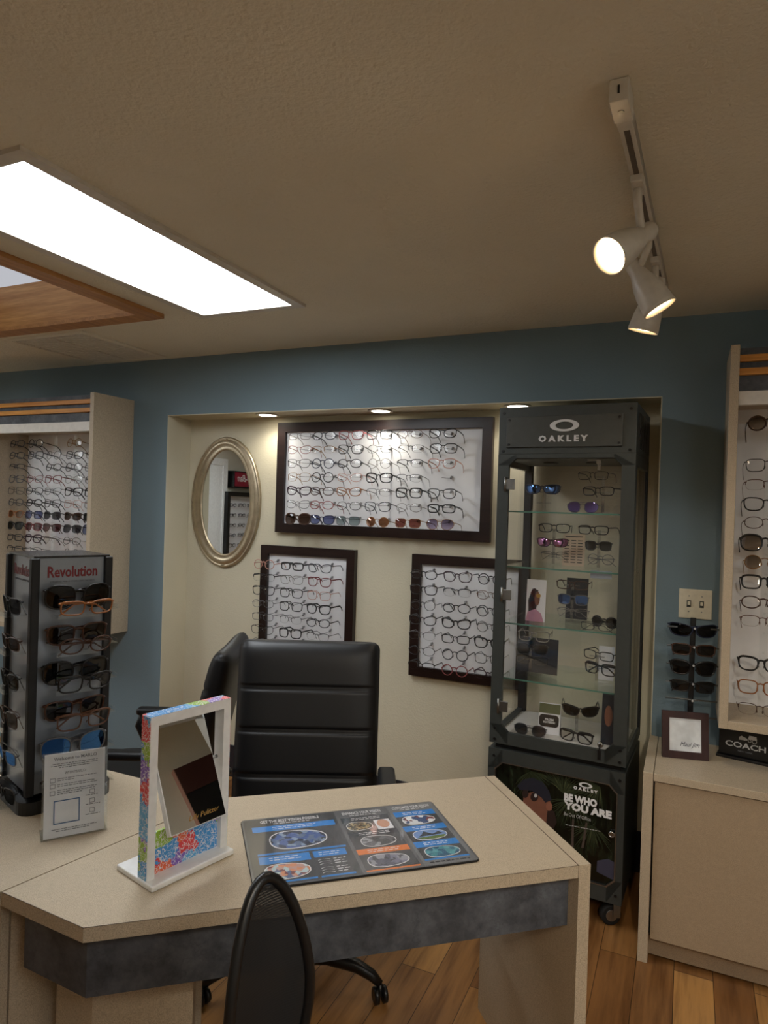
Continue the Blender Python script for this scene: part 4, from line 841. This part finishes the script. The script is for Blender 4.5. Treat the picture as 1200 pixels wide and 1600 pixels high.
mlens(.86, .31, .17, .15, M['office']); o = mlens(.862, .565, .17, .15, M['sky']); obj('printed_grass', MB().prism([(U(.79), V(.60)), (U(.935), V(.585)), (U(.92), V(.62)), (U(.87), V(.635)), (U(.81), V(.63))], .006, .0068), M['grass'], o); obj('printed_trees', MB().prism([(U(.80), V(.585)), (U(.93), V(.57)), (U(.91), V(.53)), (U(.875), V(.56)), (U(.84), V(.51)), (U(.82), V(.555))], .006, .0067), M['print_navy'], o)
mlens(.862, .825, .17, .15, M['water'])
mlines(.80, .92, .17, 2, .025); mlines(.80, .92, .425, 2, .025); mlines(.80, .92, .68, 2, .025); mlines(.77, .96, .95, 1, .02, M['text_dark'], .014)
obj('gloss_film', MB().prism(rrect(.001, mw - .001, -mh + .001, -.001, .011), .0072, .0074), clear('mat laminate film', (1, 1, 1), 1.4, rough=.06), t)

# swivel mirror with a coral print
ub = Vector((.243, .97)).normalized(); uang = math.atan2(ub.y, ub.x)
b2 = Vector((-1.037, 1.128))
t = thing('tabletop_mirror', 'white swivel mirror with colourful coral print standing on the desk', 'mirror', (b2.x, b2.y, DZ), uang)
# local: x along the base (away), y towards the rear of the base, z up
bl, bw = .224, .144
obj('base', MB().box(0, bl, 0, bw, 0, .013, .003), M['white'], t)
y0, y1, H_ = .028, .062, .375
fr = obj('frame', MB().box(.004, .024, y0, y1, .013, H_).box(bl - .020, bl, y0, y1, .013, H_).box(.024, bl - .020, y0, y1, H_ - .022, H_), M['white'], t)
obj('printed_side', MB().box(.0032, .004, y0 + .0005, y1 - .0005, .014, H_ - .001), M['coral'], fr)
obj('printed_side', MB().box(bl, bl + .0008, y0 + .0005, y1 - .0005, .014, H_ - .001), M['coral'], fr)
obj('printed_top', MB().box(.005, bl - .001, y0 + .0005, y1 - .0005, H_, H_ + .0008), M['coral'], fr)
obj('printed_board', MB().box(.024, bl - .020, y0 + .014, y0 + .020, .013, .108), M['coral'], t)
piv = Matrix.Translation((bl / 2 + .002, (y0 + y1) / 2, .232)) @ Matrix.Rotation(math.radians(-24), 4, 'X')
mm = obj('mirror_frame', MB().box(-.076, .076, .000, .016, -.132, .120, .001, piv), M['white'], t)
obj('mirror_glass', MB().box(-.074, .074, -.001, .0, -.130, .118, 0, piv), M['mirror'], mm)
tx = text_mb('Lilly Pulitzer', .085, .014, .018, -.112, 'xz', -.001, .0004, .0, .4); tx.v = [tuple(piv @ Vector(v)) for v in tx.v]; obj('lettering', tx, M['text_gold'], mm)
for xa, xb in ((.022, .037), (bl - .035, bl - .018)): obj('pivot', MB().tube([(xa, (y0 + y1) / 2 + .006, .232), (xb, (y0 + y1) / 2 + .006, .232)], .004, 8), M['steel'], t)

# acrylic sign holder
s0 = Vector((-1.432, 1.172)); sdv = Vector((.084, .116)); sang = math.atan2(sdv.y, sdv.x)
t = thing('sign_holder', 'clear acrylic stand with a white information sheet on the left counter', 'sign', (s0.x, s0.y, DZ), sang)
lean = Matrix.Rotation(math.radians(-7), 4, 'X') @ Matrix.Diagonal((1, 1, .95, 1))
obj('acrylic_sheet', MB().box(-.003, .150, 0, .0015, .001, .221, 0, lean).box(-.003, .150, .005, .0065, .001, .221, 0, lean).box(-.003, .150, -.0, .07, 0, .0015), M['acrylic'], t)
sh = obj('paper_sheet', MB().box(.002, .143, .002, .0045, .004, .218, 0, lean), M['paper'], t)
def stext(s, x, z, w_, h_, mat, bold=0):
    q = text_mb(s, w_, h_, x, z, 'xz', -.0006, .0003, bold); q.v = [tuple(lean @ Vector(v)) for v in q.v]; obj('lettering', q, mat, sh)
stext('Welcome to MARLO', .073, .205, .10, .0085, M['text_grey'], .01); stext('WITH MARLO:', .073, .167, .05, .007, M['text_grey'])
def sl(x0, x1, z):
    x = x0; m = MB()
    while x < x1 - .003: w_ = random.uniform(.004, .010); m.box(x, min(x1, x + w_), -.0009, -.0005, z - .0008, z + .0008, 0, lean); x += w_ + .0018
    obj('text_line', m, M['text_grey'], sh)
for z, a, b_ in ((.192, .02, .125), (.187, .016, .13), (.182, .035, .11), (.154, .032, .125), (.149, .032, .07), (.139, .032, .12), (.134, .032, .125), (.124, .032, .125), (.119, .032, .12), (.114, .032, .09), (.100, .098, .13), (.076, .098, .132), (.050, .098, .132), (.025, .02, .125), (.020, .03, .11)): sl(a, b_, z)
for x, z in ((.021, .151), (.021, .136), (.021, .118), (.113, .109), (.113, .085), (.113, .060)): obj('icon', MB().ring([(x - .006, z - .0055), (x + .006, z - .0055), (x + .006, z + .0055), (x - .006, z + .0055)], [(x - .005, z - .0045), (x + .005, z - .0045), (x + .005, z + .0045), (x - .005, z + .0045)], -.0009, -.0005, 'xz', lean), M['text_grey'], sh)
obj('blue_square', MB().ring([(.024, .038), (.084, .038), (.084, .098), (.024, .098)], [(.0265, .0405), (.0815, .0405), (.0815, .0955), (.0265, .0955)], -.0009, -.0005, 'xz', lean), plain('print steel blue', (72, 104, 142), .5), sh)

# revolving counter rack
P0, P1 = Vector((-1.6, 1.262)), Vector((-1.488, 1.423)); ra = math.radians(70); rw = .198
rc = P0 + Vector((math.cos(ra), math.sin(ra))) * rw / 2 + Vector((-math.sin(ra), math.cos(ra))) * rw / 2
t = thing('sunglass_rack', 'four-sided revolving sunglass rack with red headline on the left counter', 'display rack', (rc.x, rc.y, DZ), ra)
RK = t; hr = rw / 2; zt = 1.444 - DZ
obj('base', MB().prism(rrect(-.125, .125, -.125, .125, .04), 0, .035), M['black'], t)
obj('turntable', MB().lathe([(.09, .035), (.09, .045)], 28), M['rubber'], t)
obj('top_panel', MB().box(-hr - .004, hr + .004, -hr - .004, hr + .004, zt - .006, zt, .001), plain('smoked top', (30, 30, 32), .25), t)
for sx in (-1, 1):
    for sy in (-1, 1): obj('post', MB().box(sx * hr - .011, sx * hr + .011, sy * hr - .011, sy * hr + .011, .045, zt - .006, .003), M['blackmatte'], t)
for k in range(4):
    R = Matrix.Rotation(k * PI / 2, 4, 'Z')
    pn = obj('side_panel', MB().box(-hr + .011, hr - .011, -hr + .001, -hr + .005, .045, zt - .006, 0, R), M['silver_panel'], t)
    q = text_mb('Revolution', .135, .031, .002, zt - .045, 'xz', -hr + .0008, .0008, .025); q.v = [tuple(R @ Vector(v)) for v in q.v]; obj('lettering', q, M['text_red'], pn)
    q = text_mb('EYEWEAR FOR A CHANGING WORLD', .12, .005, .002, zt - .072, 'xz', -hr + .0008, .0006); q.v = [tuple(R @ Vector(v)) for v in q.v]; obj('lettering', q, M['text_grey'], pn)
    for r in range(6): obj('ledge', MB().box(-.055, .055, -hr - .055, -hr + .001, zt - .167 - r * .1035, zt - .164 - r * .1035, 0, R).box(-.055, .055, -hr - .056, -hr - .053, zt - .167 - r * .1035, zt - .154 - r * .1035, 0, R), M['acrylic'], pn)
RM = Matrix.Translation((rc.x, rc.y, DZ)) @ Matrix.Rotation(ra, 4, 'Z')
FR = [('black', 'black', 'amber', 'rectangular'), ('tortoise', 'brown', 'tortoise', 'oval'), ('black', 'green', 'black', 'square'), ('tortoise', 'brown', 'brown', 'square'), ('silver', 'deep blue', 'silver', 'rectangular'), ('black', 'black', 'black', 'oval')]
for k, side in ((0, 'front'), (1, 'right'), (3, 'left')):
    R = Matrix.Rotation(k * PI / 2, 4, 'Z')
    for r, (fc, le, f2, sh_) in enumerate(FR):
        zb = zt - .164 - r * .1035
        if k == 1: fc, le = (('teal', 'clear'), ('black', 'clear'), ('gunmetal', 'clear'), ('gold', 'clear'), ('blush', 'clear'), ('silver', 'clear'))[r]
        p = RM @ R @ Vector((.006, -hr - (.040 if k == 0 else .035), zb + (.060 if k == 0 else .03)))
        if not (k == 1 and False):
            rowname = ORD[r] if r < 5 else 'bottom'
            glasses(fc, (('oversized', 'square')[r % 2] if k == 0 else ('square', 'rectangular', 'wayfarer')[r % 3]), le, 'mid' if k == 0 else 'thin', p, ra + k * PI / 2, f'in {rowname} row on {side} face of revolving rack', 'glasses on the revolving rack', rx=.12, folded=True, scale=1.22 if k == 0 else 1.08)
        if k == 0 and r < 5:
            p = RM @ R @ Vector((.020, -hr - .066, zb + .030))
            if r != 4: glasses(f2, sh_, 'clear', 'mid', p, ra, f'below the sunglasses in {ORD[r]} row, front of revolving rack', 'glasses on the revolving rack', rx=.2, folded=True, scale=1.08)

# ------------------------------------------------------------------ leather chairs
def superq(u, p): return math.copysign(abs(u) ** p, u)
def cushion(mb, w_, h_, th, mat, grooves=(), corner=.12, bow=0.0, curl=0.0):
    """padded slab in local x (width), z (height), y thickness; front is -y"""
    nu, nv = 26, 150; front, back = [], []
    for j in range(nv + 1):
        v = j / nv
        for i in range(nu + 1):
            u = i / nu * 2 - 1; vv = v * 2 - 1
            # round the corners of the outline
            x, z = u * w_ / 2, vv * h_ / 2; r = corner * w_
            ex, ez = abs(x) - (w_ / 2 - r), abs(z) - (h_ / 2 - r)
            if ex > 0 and ez > 0:
                L_ = max(ex, ez); d = math.hypot(ex, ez); x = math.copysign(w_ / 2 - r + ex * L_ / d, x); z = math.copysign(h_ / 2 - r + ez * L_ / d, z)
            edge = (max(0, 1 - abs(u) ** 6) * max(0, 1 - abs(vv) ** 10)) ** .5
            g = 0
            for gz in grooves: g = max(g, math.exp(-((v - gz) * h_ / .0055) ** 2))
            yb = bow * (u * u) + curl * (vv ** 2)
            front.append((x, -yb - th / 2 * edge * (1 - .13 * g), z + h_ / 2)); back.append((x, -yb + th / 2 * edge, z + h_ / 2))
    n1 = nu + 1; N = len(front); fs = []
    for j in range(nv):
        for i in range(nu):
            a = j * n1 + i; fs += [(a, a + 1, a + n1 + 1, a + n1), (N + a + 1, N + a, N + a + n1, N + a + n1 + 1)]
    mb.add(front + back, fs, True, mat); return mb
def weld(o): 
    bm = bmesh.new(); bm.from_mesh(o.data); bmesh.ops.remove_doubles(bm, verts=bm.verts, dist=.0002); bmesh.ops.recalc_face_normals(bm, faces=bm.faces); bm.to_mesh(o.data); bm.free(); return o
def star_base(t, a0=0.0, rad=.30, mat=None):
    mat = mat or M['black']
    obj('gas_lift', MB().lathe([(.03, .09), (.03, .25), (.018, .25), (.018, .42)], 18), M['black'], t)
    obj('base_hub', MB().lathe([(.045, .06), (.05, .085), (.045, .12), (.03, .13)], 20), mat, t)
    for k in range(5):
        a = a0 + 2 * PI * k / 5; c_, s_ = math.cos(a), math.sin(a); P = lambda r, z: (c_ * r, s_ * r, z)
        lg = obj('leg', MB().tube([P(.03, .10), P(.12, .115), P(.22, .105), P(rad - .03, .085), P(rad, .062)], [.026, .024, .021, .018, .012], 10), mat, t)
        W_ = Matrix.Translation(P(rad, .027)) @ Matrix.Rotation(a + .6, 4, 'Z')
        m = MB()
        for sx in (-.014, .014): m.lathe([(.018, -.009), (.026, -.006), (.026, .006), (.018, .009)], 20, W_ @ Matrix.Translation((sx, 0, 0)) @ rot_to((1, 0, 0)))
        m.tube([tuple(W_ @ Vector(p)) for p in ((0, 0, .035), (0, 0, .0), (0, .0, -.002))], .008, 8)
        obj('caster', m, M['black'], lg)
def leather_chair(label, loc, rz, base_a, drop=0, recl=-9):
    t = thing('office_chair', label, 'chair', loc, rz, 'leather office chairs')
    bk = Matrix.Translation((0, .21, .44)) @ Matrix.Rotation(math.radians(recl), 4, 'X')
    weld(obj('backrest', cushion(MB(), .53, .66, .115, bk, (.26, .275, .50, .515, .73, .745), .06, .01), M['leather'], t))
    st = Matrix.Translation((0, .29, .47)) @ Matrix.Rotation(math.radians(90), 4, 'X')
    weld(obj('seat', cushion(MB(), .52, .54, .11, st, (.5,), .12), M['leather'], t))
    for sx in (-1, 1):
        x = sx * .295
        am = obj('armrest', MB().box(x - .03, x + .03, -.17, .13, .655, .69, .014), M['leather'], t)
        obj('arm_support', MB().tube([(x, -.14, .66), (x, -.165, .60), (x, -.11, .49), (x - sx * .04, -.02, .425), (x - sx * .10, .02, .42)], .016, 10).tube([(x, .10, .66), (x, .16, .64), (x - sx * .015, .23, .62)], .014, 10), M['black'], am)
    obj('tilt_mechanism', MB().box(-.09, .09, -.08, .14, .385, .42, .006).box(-.03, .03, .1, .27, .385, .405, .003).box(-.03, .03, .255, .275, .39, .62, .003), M['black'], t)
    for ch in t.children: ch.location.z -= drop
    star_base(t, base_a, .30); return t
leather_chair('black leather office chair facing forward behind the desk', (-1.16, 1.94, 0), math.radians(26), math.radians(-16))
leather_chair('black leather office chair turned sideways beside the revolving rack', (-2.17, 2.34, 0), math.radians(-64), .3, .105, -13)

# mesh chair in the foreground
t = thing('mesh_chair', 'black mesh-back task chair in the foreground, cut off by the photo edge', 'chair', (-.395, .862, 0), math.radians(72))
ol = []
for k in range(40):
    a = 2 * PI * k / 40; cs, sn = math.cos(a), math.sin(a); wz = .082 * (1 - .12 * sn); ol.append((wz * math.copysign(abs(cs) ** 1.05, cs),   .225 - .022 * (cs ** 2) + .012 * (sn * .5 + .5), .800 + .185 * math.copysign(abs(sn) ** 1.1, sn)))
obj('back_frame', MB().tube(ol, .0095, 10, True), M['black'], t)
cen = (0, .228, .80); vs = [cen]; fs = []
for s_ in (.5, 1.0):
    for p in ol: vs.append((cen[0] + (p[0] - cen[0]) * s_, cen[1] + (p[1] - cen[1]) * s_ * s_, cen[2] + (p[2] - cen[2]) * s_))
n = len(ol)
for i in range(n): j = (i + 1) % n; fs += [(0, 1 + i, 1 + j), (1 + i, 1 + n + i, 1 + n + j, 1 + j)]
obj('back_mesh', MB().add(vs, fs, True), M['mesh'], t)
st = Matrix.Translation((0, .25, .45)) @ Matrix.Rotation(math.radians(90), 4, 'X')
weld(obj('seat', cushion(MB(), .47, .47, .08, st, (), .2), plain('black fabric', (18, 18, 19), .85, nscale=300, var=.3), t))
obj('back_support', MB().tube([(0, .05, .40), (0, .24, .40), (0, .27, .48), (0, .245, .70)], .02, 10), M['black'], t)
star_base(t, .4, .29)

# ------------------------------------------------------------------ right counter and what stands on it
CZ = .684
t = thing('storage_cabinet', 'beige laminate storage cabinet under the wall shelf at right', 'cabinet', (-.122, YW, 0))
Dp = YW - 2.60
obj('side_panel', MB().box(0, .034, -Dp, -.001, 0, CZ, .0015), M['lam'], t)
obj('cabinet_top', MB().box(.036, 1.4, -Dp, -.001, CZ - .028, CZ, .0015), M['lam'], t)
obj('door', MB().box(.040, .70, -Dp + .012, -Dp + .03, .085, CZ - .034, .001), laminate('tan laminate door', (168, 148, 122)), t)
obj('door', MB().box(.704, 1.37, -Dp + .012, -Dp + .03, .085, CZ - .034, .001), laminate('tan laminate door b', (168, 148, 122)), t)
obj('carcass', MB().box(.036, 1.37, -Dp + .032, -.002, .085, CZ - .03), M['blackmatte'], t)
obj('toe_kick', MB().box(.034, 1.37, -Dp + .045, -Dp + .06, .012, .084), laminate('shaded tan laminate kick', (150, 130, 106)), t)  # door laminate darkened: the shade under the doors is in this colour
obj('side_panel', MB().box(1.37, 1.4, -Dp, -.001, 0, CZ - .029, .0015), M['lam'], t)

t = thing('light_switch', 'ivory double toggle light switch plate on the dark wall', 'switch', (.035, YW, 1.25))
sp_ = obj('switch_plate', MB().box(-.062, .062, -.006, -.0005, -.06, .06, .002), M['ivory'], t)
for x in (-.024, .024):
    tg_ = obj('toggle', MB().box(x - .005, x + .005, -.016, -.006, -.004, .010, .001), M['ivory'], t)
    obj('toggle_slot', MB().box(x - .008, x + .008, -.0068, -.006, -.014, .014), M['gunmetal'], tg_)
    for z in (-.032, .032): obj('screw', MB().lathe([(.003, 0), (.003, .001)], 10, Matrix.Translation((x, -.006, z)) @ rot_to((0, -1, 0))), M['steel'], sp_)

t = thing('sunglass_stand', 'black upright six-bar sunglass stand on the right cabinet', 'stand', (.028, 2.93, CZ), math.radians(8))
obj('base', MB().prism(rrect(-.06, .06, -.05, .05, .01), 0, .012), M['black'], t)
obj('post', MB().box(-.010, .010, -.006, .006, .012, .525, .002), M['black'], t)
ZS = [.487, .413, .342, .270, .205, .140]
for i, z in enumerate(ZS):
    a = obj('bar', MB().tube([(-.095, -.020, z), (.095, -.020, z)], .0034, 8).tube([(0, -.004, z), (0, -.045, z + .002)], .003, 8), M['steel'], t)
    obj('bar_tip', MB().lathe([(.003, 0), (.0045, .003), (.003, .007)], 10, Matrix.Translation((0, -.044, z + .002)) @ rot_to((0, -1, 0))), M['text_silver'], a)
SM = Matrix.Translation((.028, 2.93, CZ)) @ Matrix.Rotation(math.radians(8), 4, 'Z')
for i, (fc, sh_, le, tk, wh) in enumerate((('navy', 'wrap', 'black', 'mid', 'topmost on the black six-bar stand'), ('tortoise', 'rectangular', 'brown', 'mid', 'second down the black six-bar stand'), ('black', 'wayfarer', 'black', 'bold', 'third down the black six-bar stand'), ('black', 'rectangular', 'grey', 'mid', 'lowest on the black six-bar stand'))):
    glasses(fc, sh_, le, tk, SM @ Vector((0, -.038, ZS[i] - .002)), math.radians(8), wh, 'sunglasses on the six-bar stand', folded=True, scale=1.2)

fa, fb_ = on_z(1035, 1183, CZ), on_z(1108, 1190, CZ); fan = math.atan2(fb_.y - fa.y, fb_.x - fa.x); fwid = (fb_ - fa).length
t = thing('picture_frame', 'brown wooden frame with a signed silver insert on the right cabinet', 'picture frame', fa, fan)
ln = Matrix.Rotation(math.radians(-9), 4, 'X')
obj('frame', MB().ring([(0, .001), (fwid, .001), (fwid, .175), (0, .175)], [(.026, .028), (fwid - .026, .028), (fwid - .026, .150), (.026, .150)], 0, .016, 'xz', ln), M['mahog'], t)
si = obj('insert', MB().box(.024, fwid - .024, .006, .010, .026, .152, 0, ln), M['painted_shine'], t)  # pale mottled colour stands in for reflected ceiling light
q = text_mb('Maui Jim', fwid * .42, .022, fwid * .60, .052, 'xz', .006, .0006, .0, .45); q.v = [tuple(ln @ Vector(v)) for v in q.v]; obj('lettering', q, plain('ink blue', (20, 24, 60), .4), si)
obj('easel_leg', MB().box(fwid / 2 - .02, fwid / 2 + .02, .017, .021, .004, .14, 0, Matrix.Rotation(math.radians(-9), 4, 'X')).box(fwid / 2 - .02, fwid / 2 + .02, .017, .09, .002, .006), M['black'], t)

ca, cb = on_z(1122, 1180, CZ), on_z(1195, 1196, CZ); can_ = math.atan2(cb.y - ca.y, cb.x - ca.x)
t = thing('brand_plaque', 'black plaque with white carriage logo on the right cabinet', 'sign', ca, can_)
obj('plaque_base', MB().box(-.006, .206, -.012, .05, 0, .010, .002), M['black'], t)
bd = obj('plaque_board', MB().box(0, .20, .006, .026, .010, .125, .002), M['black'], t)
obj('lettering', text_mb('COACH', .138, .022, .092, .055, 'xz', .006, .001, .02), M['text_silver'], bd)
obj('lettering', text_mb('NEW YORK', .05, .0055, .092, .032, 'xz', .006, .001), M['text_grey'], bd)
m = MB()
CL_ = -.012
for x in (.075, .088): m.prism(ell(x, .082, .005, .006, 14), .0045, .006, 'xz')
m.ring(ell(.122, .078, .008, .008, 18), ell(.122, .078, .0065, .0065, 18), .0045, .006); m.ring(ell(.106, .078, .006, .006, 18), ell(.106, .078, .0047, .0047, 18), .0045, .006)
m.prism([(.100, .084), (.130, .084), (.128, .098), (.104, .098)], .0045, .006, 'xz').prism([(.070, .076), (.098, .078), (.098, .084), (.078, .092), (.070, .086)], .0045, .006, 'xz')
obj('carriage_logo', m, M['text_silver'], bd)
print('GLASSES', GN[0])
